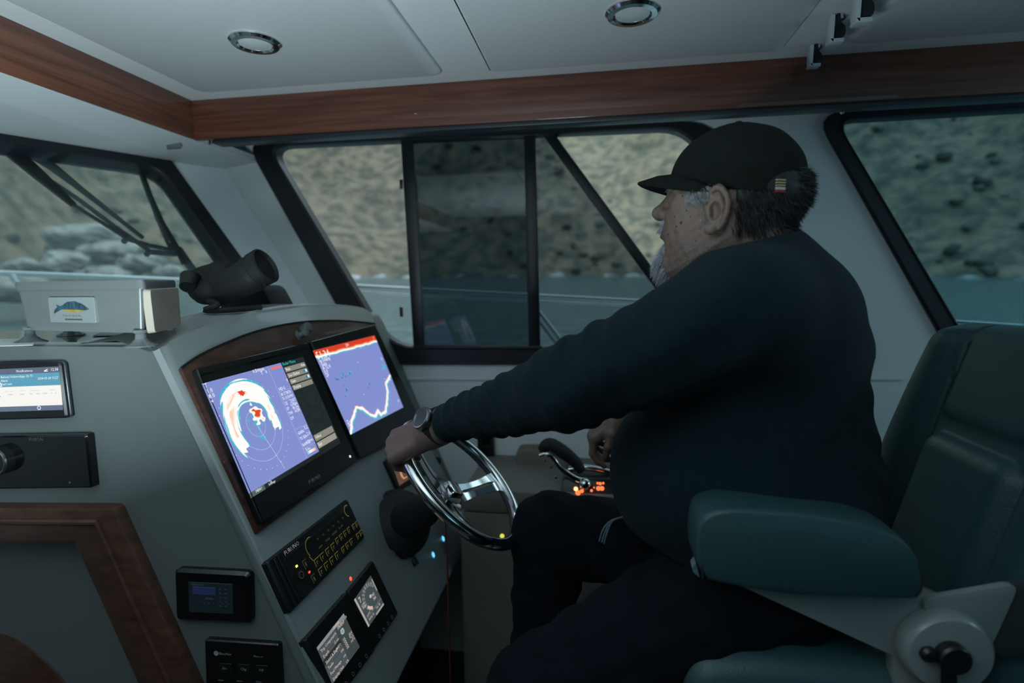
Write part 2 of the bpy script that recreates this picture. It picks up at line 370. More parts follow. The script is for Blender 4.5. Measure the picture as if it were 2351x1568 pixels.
def bar(parent, name, pts, y0, y1, m=FRAMEM, bev=.003): return MB().hexa([U(a, b, YW+y0) for a, b in pts], [U(a, b, YW+y1) for a, b in pts]).build(name, m, parent, bevel=bev)
bar(w1, 'mullion', [(920, 318), (948, 316), (975, 805), (950, 806)], -.010, .030)
bar(w1, 'mullion', [(1203, 306), (1229, 304), (1241, 804), (1214, 804)], -.010, .030)
bar(w1, 'mullion', [(1240, 302), (1268, 300), (1640, 808), (1612, 810)], .004, .036)
bar(w1, 'sliding_rail', [(925, 308), (1245, 297), (1245, 310), (925, 322)], -.012, .030)
bar(w1, 'sliding_rail', [(948, 792), (1245, 794), (1245, 808), (948, 806)], -.014, .030)
for y in (412, 705): bar(w1, 'window_latch', [(917, y), (925, y), (926, y+22), (918, y+22)], -.018, -.004, BLK, .001)

# --- bow: raked panel with the windshield opening, spanning the cabin
def onw(y, z): return np.array([wxy(z, y), y, z])
c0, c1, cl0, cl1 = UW(378, 352), UW(652, 730), UW(0, 283), UW(0, 335)
def along(pa, pb, y): t = (y-pa[1])/(pb[1]-pa[1]); return pa + (pb-pa)*t
WSo = [along(UW(0, 281), UW(365, 343), -.4), UW(372, 344), onw(c1[1], ZD-.03), onw(-.4, ZD-.03)]
WSi = [along(UW(0, 333), UW(345, 386), -.34), UW(362, 389), onw(UW(592, 712)[1], ZD-.01), onw(-.34, ZD-.01)]
print('WS', WSo, WSi)
MB().prism([onw(YP, 2.06), onw(YW, 2.06), onw(YW, ZD-.06), onw(YP, ZD-.06)], -WN*.05, [rounded(ins(WSo, .012), .05)[::-1]]).build('wall_bow', BOWG, kind='structure')
w3 = empty('window_3', sum(WSo)/4, kind='structure', label='raked windshield in a black frame above the dash')
offn = lambda L, d: [p + WN*d for p in L]
MB().loft([offn(rounded(WSo, .05), -.02), offn(rounded(WSo, .05), .008), offn(rounded(ins(WSo, .006), .05), .014), offn(rounded(ins(WSi, -.008), .06), .014), offn(rounded(WSi, .06), .004), offn(rounded(WSi, .06), -.04)], cap=False).build('window_frame', FRAMEM, w3)
MB().prism(offn(WSo, -.028), -WN*.005).build('windshield_glass', glass_mat('salt_hazed_glass', (.80, .84, .84), .02, haze=.15, hcol=(.62, .66, .66)), w3, smooth=0)
# small fittings on the bow pillar
tag(MB().box(tuple(U(390, 338, 1.45)-[.008, .004, .006]), tuple(U(408, 322, 1.45)+[.008, .004, .004])).build('curtain_snap', STEEL, bevel=.002), 'small grey metal tab hanging under the front corner of the wooden beam', 'bracket')
for q, lb in (((482, 325), 'tiny chrome hook under the beam by the windshield pillar'), ((1934, 252), 'tiny chrome hook under the beam above the aft side window')):
    p = U(*q, 1.50); o = MB().lathe(p + [0, 0, .008], (0, 0, -1), [(.008, 0), (.008, .003), (.004, .005), (.004, .012), (.006, .015), (.002, .018)], 14).build('hook', CHROME); tag(o, lb, 'hook')

# --- port and aft sides (outside the frame), closed
def port(x0, x1): return [(x0, YP, 1.9), (x1, YP, 1.9), (x1, YP, 1.22), (x0, YP, 1.22)]
MB().prism([(-2.7, YP, 2.06), (XAFT, YP, 2.06), (XAFT, YP, ZF), (-2.35, YP, ZF), (-2.3, YP, 1.35)], (0, -.05, 0), []).build('wall_port', mat('port_light_absorber', (.010, .014, .016), .6, noise=(4, .3)), kind='structure')  # unseen wall blackened to cut bounce light and window reflections
MB().prism([(XAFT, YP-.05, 2.06), (XAFT, YW+.05, 2.06), (XAFT, YW+.05, ZF), (XAFT, YP-.05, ZF)], (.05, 0, 0)).build('wall_aft', GEL, kind='structure')

MB().box((wxy(ZD, YP)-.06, YP, ZF), (wxy(ZD, YP)-.02, .70, ZD-.03)).build('wall_bow_lower', GEL, kind='structure')
MB().prism([(wxy(ZD, YP)-.03, YP, ZD-.05), (wxy(ZD, .6)-.02, .6, ZD-.05), (wxy(ZD, YP)-.03, .6, ZD-.05)], (0, 0, .04)).build('trim_9', DASHG, kind='structure')
# --- ceiling: liner with routed panels
ce = empty('ceiling', (0, .4, ZC), kind='structure')
MB().box((-2.75, YP-.05, ZC+.012), (XAFT, YW+.06, ZC+.05)).build('roof_panel', CEIL, ce)
def cz(x, y): return UZ(x, y, ZC)
def cpanel(pts, h, r=.03, name='ceiling_panel', zoff=0.):
    q = rounded(pts, r); up = np.array([0, 0, 1.]); c = sum(q)/len(q)
    inn = [p + (c-p)/np.linalg.norm(c-p)*.012 for p in q]
    return MB().loft([[p + up*(zoff+h) for p in q], [p + up*(zoff+h*.5) for p in q], [p+up*(zoff) for p in inn]]).build(name, CEIL, ce, smooth=50)
# border liner around the raised panels, then each panel
MB().box((XB-.01, YP, ZC), (XAFT, 1.47, ZC+.012)).build('liner_sheet', CEIL, ce)
a, b = cz(466, 208), cz(1020, 172)
xa, ya = a[0], a[1]; xb = cz(1022, 170)[0]
cpanel([(xa, -.75, ZC), (xb, -.75, ZC), (xb, ya, ZC), (xa, ya, ZC)], .010, .035, zoff=-.010)
xc, xd = cz(1128, 160)[0], cz(1785, 118)[0]
yc = min(cz(1128, 160)[1], cz(1785, 118)[1])
cpanel([(xc, -.75, ZC), (xd, -.75, ZC), (xd, yc, ZC), (xc, yc, ZC)], .010, .02, zoff=-.010)
MB().box((xc-.0045, -.75, ZC-.0012), (xc-.001, yc, ZC+.002)).build('panel_gap', BLKM, ce)
xe = cz(1930, 104)[0]
cpanel([(xe, -.75, ZC), (2.2, -.75, ZC), (2.2, yc-.01, ZC), (xe, yc-.01, ZC)], .010, .04, zoff=-.010)
# access hatch hinged to the ceiling
# --- timber beams
t1 = MB().hexa([(XB-.02, YP, ZC), (XB, YP, ZC), (XB, 1.45, ZC), (XB-.02, 1.45, ZC)], [(XB-.02, YP, ZBB), (XB, YP, ZBB), (XB, 1.45, ZBB), (XB-.02, 1.45, ZBB)]); t1.build('trim_1', WOODY, bevel=.004, kind='structure')
zb2 = U(2351, 230, 1.45)[2]
t2 = MB().hexa([(XB-.02, 1.45, ZC), (XAFT, 1.45, ZC), (XAFT, 1.47, ZC), (XB-.02, 1.47, ZC)], [(XB-.02, 1.45, ZBB), (XAFT, 1.45, ZBB-.005), (XAFT, 1.47, ZBB-.005), (XB-.02, 1.47, ZBB)]); t2.build('trim_2', WOOD, bevel=.004, kind='structure')
MB().box((XB+.05, 1.455, ZBB-.012), (XAFT, 1.50, ZBB-.001)).build('trim_3', mat('dark_track', (.015, .022, .03), .4, noise=(9, .2)), bevel=.002, kind='structure')
MB().box((XB-.02, 1.47, ZC-.004), (XAFT, YW, ZC+.012)).build('trim_4', GEL, kind='structure')
MB().hexa([(wxy(ZBB, YP)-.04, YP, ZBB-.022), (XB-.004, YP, ZBB-.001), (XB-.004, YW, ZBB-.001), (wxy(ZBB, YW)-.04, YW, ZBB-.022)],
          [(wxy(ZBB, YP)-.04, YP, ZBB+.02), (XB-.004, YP, ZBB+.02), (XB-.004, YW, ZBB+.02), (wxy(ZBB, YW)-.04, YW, ZBB+.02)]).build('trim_5', CEIL, kind='structure')

# --- recessed ceiling lights (switched off)
def dome(px, py, label):
    p = cz(px, py) - [0, 0, .010]; t = empty('ceiling_light', p, label=label, cat='ceiling light', group=None); t['category'] = 'ceiling light'
    MB().lathe(p, (0, 0, -1), [(.052, 0), (.052, .003), (.047, .008), (.037, .009), (.033, .006), (.033, .003)], 40).build('rim', CHROME, t)
    MB().lathe(p - [0, 0, .002], (0, 0, -1), [(.0335, 0), (.0335, .003), (.02, .006), (.001, .0065)], 40).build('lens', mat('frosted_lens', (.45, .48, .48), .35, noise=(30, .1)), t)
dome(585, 84, 'round chrome-rimmed ceiling light over the dash, nearer the windshield')
dome(1452, 14, 'round chrome-rimmed ceiling light above the man, cut by the top of the photo')

# --- rod holder clips on the ceiling, each on a white foot with dark spring jaws
rh_foot = mat('clip_white_plastic', (.45, .50, .52), .35, noise=(8, .1))
def clip(px, py, s, label):
    p = cz(px, py); t = empty('rod_clip', p, label=label, cat='clip', group='rod clips on the ceiling')
    X = np.array([s, 0, 0]); Y = np.array([0, s, 0]); Z = np.array([0, 0, s*1.3])
    ft = MB(); c = p
    c = p; ft.prism(rounded([c-X*.016-Z*.001, c-X*.016-Z*.050, c-X*.006-Z*.060, c-X*.004-Z*.001], .004*s), Y*.032)
    ft.prism(rounded([c-X*.016-Z*.052, c-X*.016-Z*.060, c+X*.022-Z*.060, c+X*.022-Z*.052], .003*s), Y*.032)
    ft.build('foot', rh_foot, t, bevel=.001)
    jw = MB()
    prof = smooth_path([c+X*.002-Z*.000, c+X*.018-Z*.004, c+X*.024-Z*.012, c+X*.012-Z*.018, c+X*.022-Z*.026, c+X*.025-Z*.038, c+X*.020-Z*.050, c-X*.002-Z*.050], 4)
    jw.prism(prof, Y*.026); jw.build('jaw', mat('clip_dark_metal', (.04, .05, .055), .18, .8, noise=(40, .3)), t)
    MB().tube([c+X*.012+Z*.004, c+X*.014-Z*.012], .0035*s, 8).build('screw', CHROME, t)
clip(1872, 100, .62, 'nearest to the wooden beam of the three rod clips on the ceiling')
clip(1922, 30, .70, 'middle one of the three rod clips on the ceiling')
clip(1985, -28, .75, 'rod clip cut off by the top edge, third from the wooden beam')

# --- console (moulded): port side, dash, sloping helm face, hood
zb = UH(940, 1505)[2]
con = empty('helm_console', (-.9, 1.2, ZF), label='white moulded helm console with sloping instrument face and arched hood', cat='console')
prof = [(wx(ZD)-.02, ZD), (H1[0]-.006, ZD), (hx(1.37), 1.37), (hx(zb), zb), (hx(zb)-.05, zb-.025), (hx(zb)-.20, .26), (hx(zb)-.20, ZF), (-1.30, ZF), (-1.30, 1.2)]
# port side is a sheet with the companionway cut out of it
cw_o = [U(*p, .8) for p in [(-900, 1148), (284, 1155), (520, 1680), (760, 2180), (-900, 2180)]]
cw_i = [U(*p, .8) for p in [(-900, 1230), (196, 1236), (400, 1690), (620, 2180), (-900, 2180)]]
mid = [(a+b)/2 for a, b in zip(cw_o, cw_i)]
def portsheet(zlow): return [(x, .8, z) for x, z in prof]
P3 = [np.array((x, .8, z)) for x, z in prof]
q0 = mid[0]
outline = [np.array((wxy(ZD, .8)-.02, .8, ZD)), *P3[1:7], np.array((mid[3][0], .8, ZF)), mid[2], mid[1], np.array((wxy(ZD, .8)-.02, .8, mid[0][2]))]
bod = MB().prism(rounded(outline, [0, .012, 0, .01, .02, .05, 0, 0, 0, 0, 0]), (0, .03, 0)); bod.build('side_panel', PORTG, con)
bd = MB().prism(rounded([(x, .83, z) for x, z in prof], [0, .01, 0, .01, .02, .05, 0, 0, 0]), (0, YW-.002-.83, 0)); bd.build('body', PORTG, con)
# rounded arris along the near edge of the helm face
MB().tube([H1+[0, .006, -.004], np.array([hx(zb)-.004, .806, zb+.01])], .0095, 12).build('edge_bead', PORTG, con)
_dp = [(wxy(ZD, .805)+.0, .805), (H1[0]-.01, .805), (H1[0]-.01, YW-.003), (wxy(ZD, YW-.003), YW-.003)]
dash = MB().loft([[(x, y, ZD-.03) for x, y in _dp], [(x, y, ZD) for x, y in _dp], [(x-(.008 if i in (1, 2) else 0), y+(.007 if i < 2 else 0), ZD+.006) for i, (x, y) in enumerate(_dp)]]).build('dash_top', DASHG, con)
# sloping face with arched hood
arch = [(366, 800), (400, 775), (460, 748), (540, 724), (620, 705), (700, 697), (780, 699), (830, 706), (852, 718)]
FP = [UH(*p, .012) for p in arch]; top = smooth_path(FP, 4)
faceo = top + [UH(868, 760, .012), UH(930, 930, .012), np.array([hx(zb+.002), YW-.02, zb+.012]) + HN*.012, np.array([hx(zb+.002), .81, zb+.012]) + HN*.012]
faceb = [p - HN*.014 for p in faceo]
fm = MB(); c = sum(faceo)/len(faceo); fin = [p + (c-p)/np.linalg.norm(c-p)*.010 + HN*.004 for p in faceo]
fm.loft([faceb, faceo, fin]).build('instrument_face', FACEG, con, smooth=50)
# hood sloping forward from the arch to the dash
hb = []
for p in top:
    up = max(p[2]-ZD, 0); hb.append(np.array([p[0]-.16-.9*up, p[1], ZD+.004 + up*.0]))
hm = MB().loft([[p - HN*.002 for p in top], [p - HN*.02 + [0, 0, .002] for p in top], [(p*.5 + q*.5) + [0, 0, .010 + .25*max(p[2]-ZD, 0)] for p, q in zip(top, hb)], hb], cap=False, closed=False)
hm.build('hood', mat('lit_hood_gelcoat', (.42, .45, .45), .35, coat=.2, noise=(3, .06), bump=(260, .08)), con, smooth=60)  # same gelcoat, lightened: light on the hood put into the colour

# companionway: teak surround, recessed white panel with a round teak arch
cwy = empty('door_1', cw_o[1], kind='structure', label='companionway with a teak surround and white door panel')
MB().prism([p - [0, .022, 0] for p in cw_o[:4]] + [p - [0, .022, 0] for p in cw_i[:4]][::-1], (0, .03, 0)).build('door_frame', WOODF, cwy, bevel=.006)
MB().prism([(cw_i[0][0], .845, cw_i[0][2]+.03), (cw_i[1][0]+.03, .845, cw_i[1][2]+.03), (cw_i[3][0]+.06, .845, ZF), (cw_i[0][0], .845, ZF)], (0, .02, 0)).build('door_panel', PORTG, cwy)
bd_ = [o*.62 + i*.38 - [0, .022, 0] for o, i in zip(cw_o[:4], cw_i[:4])]
MB().tube([bd_[0], bd_[1], bd_[2], bd_[3]], .006, 8).build('frame_bead', WOODF, cwy)
ar = [U(x, y, .838) for x, y in [(-260, 1480), (-120, 1447), (0, 1447), (60, 1468), (110, 1505), (160, 1560), (200, 1640), (230, 1800), (-260, 1800)]]
MB().prism(smooth_path(ar[:8], 5) + [ar[8]], (0, -.012, 0)).build('arch_trim', WOODF, cwy, bevel=.003)

# wood bezel panel round the displays, standing proud of the face
wb = [UH(*p, .018) for p in [(409, 848), (450, 820), (510, 791), (580, 764), (650, 747), (715, 739), (790, 738), (857, 744)]]
wo = smooth_path(wb, 4) + [UH(960, 992, .018), UH(817, 1060, .018), UH(584, 1226, .018)]
MB().prism(wo, HN*.006).build('wood_bezel', WOODF, con, bevel=.003)
MB().tube([p + HN*.006 for p in smooth_path(wb, 4)], .0022, 6).build('bezel_gasket', BLKM, con)

# side locker and shelf beyond the helm, lower cabin lining
lk = mat('tan_liner', (.20, .19, .17), .6, noise=(5, .1), bump=(200, .1))
MB().box((-.38, 1.43, ZF), (1.6, YW, .86)).build('trim_6', lk, bevel=.01, kind='structure')
# ================================================================== DISPLAYS AND SWITCHES
EM = vcol_mat('lit_display', 1.0)
WT = glow('lit_white_text', (.95, .97, 1), 1.0); GT = glow('dim_grey_text', (.10, .115, .12), .5)
def lerp(a, b, t): return a + (b-a)*np.clip(t, 0, 1)[..., None]
def hsh(x, y): return np.modf(np.abs(np.sin(x*127.1 + y*311.7)*43758.5453))[0]
def vn(x, y):        # value noise
    xi, yi = np.floor(x), np.floor(y); fx, fy = x-xi, y-yi; fx = fx*fx*(3-2*fx); fy = fy*fy*(3-2*fy)
    return (hsh(xi, yi)*(1-fx)+hsh(xi+1, yi)*fx)*(1-fy) + (hsh(xi, yi+1)*(1-fx)+hsh(xi+1, yi+1)*fx)*fy
BG = np.array([.225, .275, .62]); WHT = np.array([1.0, .98, .95]); CYN = np.array([.05, .50, .62]); ORG = np.array([1.0, .45, .22]); RED = np.array([.75, .06, .02])

def uvq(q, x, y, h):  # photo position -> (u, v) on a quad (projective solve by Newton)
    t = UP(x, y, q.c[0] + q.n*h, q.n); u = v = .5
    for _ in range(20):
        e = t - q.at(u, v, h); du = (q.at(u+.01, v, h)-q.at(u, v, h))/.01; dv = (q.at(u, v+.01, h)-q.at(u, v, h))/.01
        s = np.linalg.lstsq(np.stack([du, dv], 1), e, rcond=None)[0]; u += s[0]; v += s[1]
    return u, v

def echo_colour(s, C):   # strength 0..1 -> echo palette over background
    C = np.where((s > .12)[:, None], CYN, C); C = np.where((s > .3)[:, None], lerp(CYN, WHT, (s-.3)/.12), C)
    C = np.where((s > .66)[:, None], lerp(WHT, ORG, (s-.66)/.22), C); return np.where((s > .93)[:, None], RED, C)

# --- left display: radar
HQ = .024
q1 = Quad(*[UH(*p, HQ) for p in [(438, 852), (697, 790), (810, 1060), (590, 1207)]])
d1 = empty('chart_display', q1.at(.5, .5), label='large black multifunction display showing a radar sweep, nearer to the viewer', cat='display', group='displays in the helm face')
q1.slab(m := MB(), 0, 0, 1, 1, -.004, .012, .006, .002); m.build('housing', BLK, d1)
s1 = Quad(*[UH(*p, HQ+.0125) for p in [(463, 881), (696, 819), (782, 1017), (576, 1144)]])
q1.frame(m := MB(), (.003, .04, .997, .996), (.008, .05, .992, .990), .012, .0128); m.build('glass_edge', GLOSSB, d1)
rc = uvq(s1, 588, 973, 0); asp = s1.w/s1.h
def ctr(x, y): u, v = uvq(s1, x, y, 0); return ((u-rc[0])*asp, v-rc[1])
mr = ctr(724, 1005)   # unused guide
mb_u = uvq(s1, 640, 836, 0)[0]; mb_u2 = uvq(s1, 735, 1030, 0)[0]; MU = (mb_u+mb_u2)/2
def cone(x, y): a = ctr(x, y); return math.hypot(*a), math.degrees(math.atan2(-a[1], a[0])) % 360
RO = [cone(*p) for p in [(571, 1055), (513, 960), (505, 905), (545, 870), (600, 885), (632, 945), (652, 995)]]
RI = [cone(*p) for p in [(577, 1022), (552, 960), (553, 935), (575, 925), (600, 932), (616, 962), (630, 985)]]
def unwrap(L):
    a = [x[1] for x in L]; o = [a[0]]
    for x in a[1:]:
        while x > o[-1]+180: x -= 360
        while x < o[-1]-180: x += 360
        o.append(x)
    return np.array(o[::-1]), np.array([x[0] for x in L][::-1])
AO, ROr = unwrap(RO); AI, RIr = unwrap(RI)
def radar(u, v):
    n = len(u); C = np.tile(BG, (n, 1)); x = (u-rc[0])*asp; y = v-rc[1]; r = np.hypot(x, y); a = np.degrees(np.arctan2(-y, x)) % 360
    aa = np.where(a < AO.min()-8, a+360, a); aa = np.where(aa > AO.max()+30, aa-360, aa)
    ro = np.interp(aa, AO, ROr); ri = np.interp(aa, AI, RIr)
    st = (vn(r*70, aa*.02) - .5)*.06
    ins_ = (r - ri)/(ro - ri + 1e-6); e = 1 - np.abs(ins_*2-1)
    tear = vn(r*60, aa*.0+3)*22
    endm = (aa > AO.min() + tear*.5) & (aa < AO.max() - tear*.5)
    s = np.where((ins_ > 0) & (ins_ < 1) & endm, np.clip(e*1.7 + .1 + (vn(r*110, aa*.035)-.5)*.75, .13, .75), 0)
    mida = (aa > 80) & (aa < 190) | (aa < 25) & (aa > -10)
    s = np.where(s > 0, np.minimum(s, .6), s); s = np.where((s > .5) & mida & (np.abs(ins_-.45) < .24*vn(aa*.035, r*6)) & (vn(r*120, aa*.04) > .42), .70 + .14*vn(r*100, aa*.08), s)
    s = np.where(np.hypot((aa-93)/9, (ins_-.42)/.15) + .9*(vn(r*160, aa*.3)-.5) < .8, .97, s)
    # inner blob, sea clutter
    bx, by = ctr(591, 950); d = np.hypot((x-bx)/.075, (y-by)/.085) + (vn(u*38, v*38)-.5)*.9
    s2 = np.clip(1.25-d, 0, 1); s = np.maximum(s, np.where(d < 1.1, .15+s2*.95, 0))
    d2 = np.hypot(x/.10, (y-.02)/.15); s = np.maximum(s, np.where((d2 < 1) & (vn(u*60, v*60) > .68), .3, 0))
    C = echo_colour(s, C)
    lw = .0022
    for R in (cone(600, 1001)[0], cone(612, 1030)[0]*1.0, cone(612, 1058)[0]):
        C = np.where(((np.abs(r-R) < lw) & (s < .1))[:, None], lerp(C, np.array([.6, .68, .95]), np.full(n, .6)), C)
    hx_, hy_ = ctr(651, 1071); t = (x*hx_+y*hy_)/(hx_**2+hy_**2); dl = np.abs(x*hy_-y*hx_)/math.hypot(hx_, hy_)
    C = np.where(((t > 0) & (t < 1.05) & (dl < lw))[:, None], np.array([.6, .7, 1.0]), C)
    RB = cone(612, 1058)[0]*1.22; tick = (np.abs(r-RB) < .004) & (np.abs((a % 10)-5) < .6) & (u < MU-.2)
    C = np.where(tick[:, None], np.array([.6, .65, .9]), C)
    # data column rules
    p0 = MU-.145; C = np.where(((np.abs(u-p0) < .0018) | ((u > p0) & (u < MU) & ((np.abs(v-.27) < .0015) | (np.abs(v-.375) < .0015) | (np.abs(v-.66) < .0015) | (np.abs(v-.86) < .0015))))[:, None], np.array([.5, .56, .9]), C)
    C = np.where(((u > p0+.02) & (u < MU-.01) & (v > .02) & (v < .045))[:, None], np.array([.8, .2, .15]), C)
    g = (u-p0-.02)/(MU-.02-p0-.02); band = (g > 0) & (g < 1) & (v > .90) & (v < .93)
    C = np.where(band[:, None], np.where((g < .4)[:, None], lerp(CYN, WHT, g/.4), lerp(WHT, ORG, (g-.4)/.6)), C)
    # menu column
    dk = np.array([.012, .019, .021]) ; C = np.where((u > MU)[:, None], dk + .006*vn(u*30, v*30)[:, None], C)
    gr = np.array([.26, .25, .205])
    for a0, b0 in ((.055, .11), (.12, .175), (.185, .24), (.25, .305), (.79, .86), (.87, .935)):
        C = np.where(((u > MU+.012) & (u < .985) & (v > a0) & (v < b0))[:, None], gr*(1.3 if a0 > .8 else 1), C)
    for b0 in (.147, .212): C = np.where(((u > .93) & (u < .972) & (np.abs(v-b0) < .012))[:, None], np.where((u > .955)[:, None], WHT, np.array([.0, .25, .5])), C)
    # bottom bar
    bb = v > .958; C = np.where(bb[:, None], np.where((u < .13)[:, None], np.array([.09, .12, .115]), np.array([.014, .018, .018])), C)
    return C
s1.picture('screen', EM, d1, (0, 0, 1, 1), radar, 420, 400, 0)
m = MB(); T = lambda t, u, v, s, al='l', st=1: s1.text(m, t, u, v, s, .0006, al, st)
p0 = MU-.145
for i, t in enumerate(('T', '1.0', '8.0', '+')): T(t, .008, .045+.045*i, .0125)
T('0.500nm', p0-.155, .03, .0105); T('T   0', p0-.09, .065, .0105); T('0', MU-.02, .20, .011)
T('HDG', p0+.012, .262, .010); T("38 17.785'N", p0+.008, .315, .0098, st=.75); T("76 10.500'W", p0+.008, .358, .0098, st=.75)
for i, t in enumerate(('CE', 'SP', 'TW', 'DP')): T(t, p0+.006, .41+.05*i, .009)
for i, t in enumerate(('214.7', '6.40kn', '40.7m', '14.5ft')): T(t, MU-.012, .405+.036*i, .0105, 'r', .85)
T('GAIN', p0+.01, .72, .0095); T('3.2', MU-.012, .70, .0105, 'r'); T('TS SEA', p0+.008, .775, .009); T('2.0', MU-.012, .765, .0105, 'r')
T('RANGE', p0+.008, .84, .009); T('0.50nm', MU-.012, .83, .009, 'r'); T('Echo', p0+.02, .895, .009)
for t, a in (('Rain', .095), ('Sea Clutter', .16), ('Gain', .225), ('Display', .29), ('Other', .835), ('Exit', .915)): T(t, MU+.022, a, .0095)
T('MENU', .05, .984, .0065); T('Settings', .16, .990, .0065); T('Tx', .175, .974, .006)
s1.text(m, 'Auto', .93, .095, .0085)
m.build('screen_text', WT, d1, smooth=0, kind='stuff')
m = MB(); s1.text(m, 'Radar Menu', MU+.012, .035, .010); m.build('menu_title', glow('teal_text', (.03, .55, .48), 1), d1, smooth=0)
m = MB(); q1.text(m, 'FURUNO', .5, .955, .011, .0125, 'c'); m.build('maker_lettering', GT, d1, smooth=0)
m = MB(); q1.disc(m, .935, .945, .003, .0122, .0135); m.build('power_mark', WT, d1)

# --- right display: fish finder
q2 = Quad(*[UH(*p, HQ) for p in [(704, 788), (853, 748), (962, 975), (818, 1056)]])
d2 = empty('sounder_display', q2.at(.5, .5), label='black multifunction display showing a fish finder trace, beside the side window', cat='display', group='displays in the helm face')
q2.slab(m := MB(), 0, 0, 1, 1, -.004, .012, .006, .002); m.build('housing', BLK, d2)
s2 = Quad(*[UH(*p, HQ+.0125) for p in [(718, 805), (860, 770), (926, 935), (805, 998)]])
def uvc(pts): return np.array([uvq(s2, *p, 0) for p in pts])
K1 = uvc([(805, 998), (808, 965), (818, 935), (832, 937), (850, 952), (862, 955), (868, 942), (875, 952), (885, 945), (888, 925), (890, 900), (886, 880), (896, 862), (903, 860)])
def sonar(u, v):
    n = len(u); C = np.tile(BG, (n, 1)); s = np.zeros(n)
    dmin = np.full(n, 9.); side = np.zeros(n)
    for a, b in zip(K1[:-1], K1[1:]):
        d = b-a; t = np.clip(((u-a[0])*d[0] + (v-a[1])*d[1])/(d@d), 0, 1); px, py = u-a[0]-t*d[0], v-a[1]-t*d[1]; dd = np.hypot(px, py*.9); sd = d[0]*py-d[1]*px
        side = np.where(dd < dmin, sd, side); dmin = np.minimum(dmin, dd)
    w = .042 + .022*(vn(u*60, v*5)-.5); sg = np.where(side > 0, dmin, dmin*-1); tt = (sg + .012)/w
    s = np.where((tt > -.15) & (tt < 1.1), np.where(tt < .0, .7 + .3*vn(u*40, v*40), np.clip(.62-.45*(tt-.1), .14, .62)), 0)
    C = echo_colour(s, C)
    top = .058 + .012*(vn(u*18, v*0+2)-.5)
    C = np.where((v < top)[:, None], np.array([.68, .05, .02]), C); C = np.where(((v >= top) & (v < top+.014))[:, None], np.array([.9, .3, .1]), C)
    C = np.where(((v >= top+.014) & (v < top+.036))[:, None], WHT, C); C = np.where(((v >= top+.036) & (v < top+.047))[:, None], CYN, C)
    fish = (vn(u*42, v*42) > .72) & (vn(u*6+3.3, v*9+.2) > .45) & (v > .33) & (v < .60) & (u > .12) & (u < .58)
    C = np.where(fish[:, None], np.where((vn(u*70, v*70) > .6)[:, None], np.array([.1, .55, .5]), np.array([.02, .22, .36])), C)
    f2 = (np.hypot(u-.93, (v-.42)) < .05) & (vn(u*50, v*50) > .5); C = np.where(f2[:, None], CYN, C)
    C = np.where(((hsh(np.floor(u*90), np.floor(v*90)) > .9985))[:, None], np.array([.6, .8, .9]), C)
    C = np.where(((np.abs(v-.17-.0*u) < .002) & (u > .42) & (u < .62))[:, None], np.array([.1, .4, .6]), C)
    return C
s2.picture('screen', EM, d2, (0, 0, 1, 1), sonar, 280, 280, 0)
m = MB()
s2.text(m, '51.34', .012, .105, .030, st=1) if False else s2.text(m, '51.34', .012, .11, .028)
for i, t in enumerate(('m 50kHz', 'Gain', 'A 12.4', '0.0', '20')): s2.text(m, t, .02, .15+.042*i, .014)
for i, t in enumerate(('Zoom', '38', 'x2')): s2.text(m, t, .02, .88+.04*i, .013)
for i, t in enumerate(('0', '20', '40', '60')): s2.text(m, t, .965, .04+.29*i, .010, align='r')
s2.text(m, '200', .45, .05, .012)
m.build('screen_text', WT, d2, smooth=0, kind='stuff')
m = MB(); q2.disc(m, .97, .93, .003, .0122, .0135); m.build('power_mark', WT, d2)

# suction knob on the bezel top
kp = UH(690, 768, .02); kn = empty('bezel_knob', kp, label='small grey rubber knob standing on the wooden bezel between the two displays', cat='knob')
MB().lathe(kp + [0, -.016, -.002], HN, [(.010, 0), (.013, .004), (.007, .008), (.006, .018), (.011, .022), (.011, .028), (.006, .031)], 20).build('knob_cap', mat('grey_rubber', (.10, .12, .125), .45, noise=(20, .2)), kn)
MB().lathe(kp + [0, .010, .006], nrm(HN + [.2, -.5, .4]), [(.012, 0), (.013, .012), (.011, .026), (.007, .028)], 20).build('knob_grip', mat('grey_rubber', (.10, .12, .125)), kn)

# --- long keypad with yellow-outlined keys
q3 = Quad(*[UH(*p, .014) for p in [(601, 1292), (789, 1148), (830, 1237), (656, 1412)]])
kb = empty('control_keypad', q3.at(.5, .5), label='long black radar keypad with yellow-outlined keys below the displays', cat='keypad')
q3.slab(m := MB(), 0, 0, 1, 1, -.003, .010, .006, .003); m.build('housing', BLK, kb)
q3.slab(m := MB(), .045, .04, .07, .97, .009, .013, .002, .001); q3.slab(m, .085, .04, .10, .97, .009, .013, .002, .001); m.build('grip_rib', BLK, kb)
q3.slab(m := MB(), .125, .16, .985, .97, .010, .0115, .004, .0008); m.build('key_plate', mat('matt_black', (.005, .006, .007), .6), kb)
yl = glow('yellow_legend', (.62, .55, .10), .30); dim = glow('dim_yellow_legend', (.45, .42, .10), .16)
m = MB(); q3.text(m, 'FURUNO', .15, .135, .0115, .0105); m.build('maker_lettering', glow('silver_print', (.42, .45, .46), .45), kb, smooth=0)
keys = []
for r, v in enumerate((.66, .86)):
    for c in range(4): keys.append((.375+.072*c, v-.02, .026, .085))
for c in range(4): keys.append((.66+.058*c, .60, .021, .075))
for c in range(3): keys.append((.68+.062*c, .84, .023, .075))
for c in range(2): keys += [(.905+.05*c, .62, .02, .075), (.905+.05*c, .85, .02, .075)]
for u, v, a, b in keys:
    q3.slab(m := MB(), u-a, v-b, u+a, v+b, .0113, .0135, .002, .0006); k = m.build('key', mat('key_rubber', (.01, .012, .013), .5), kb)
m = MB()
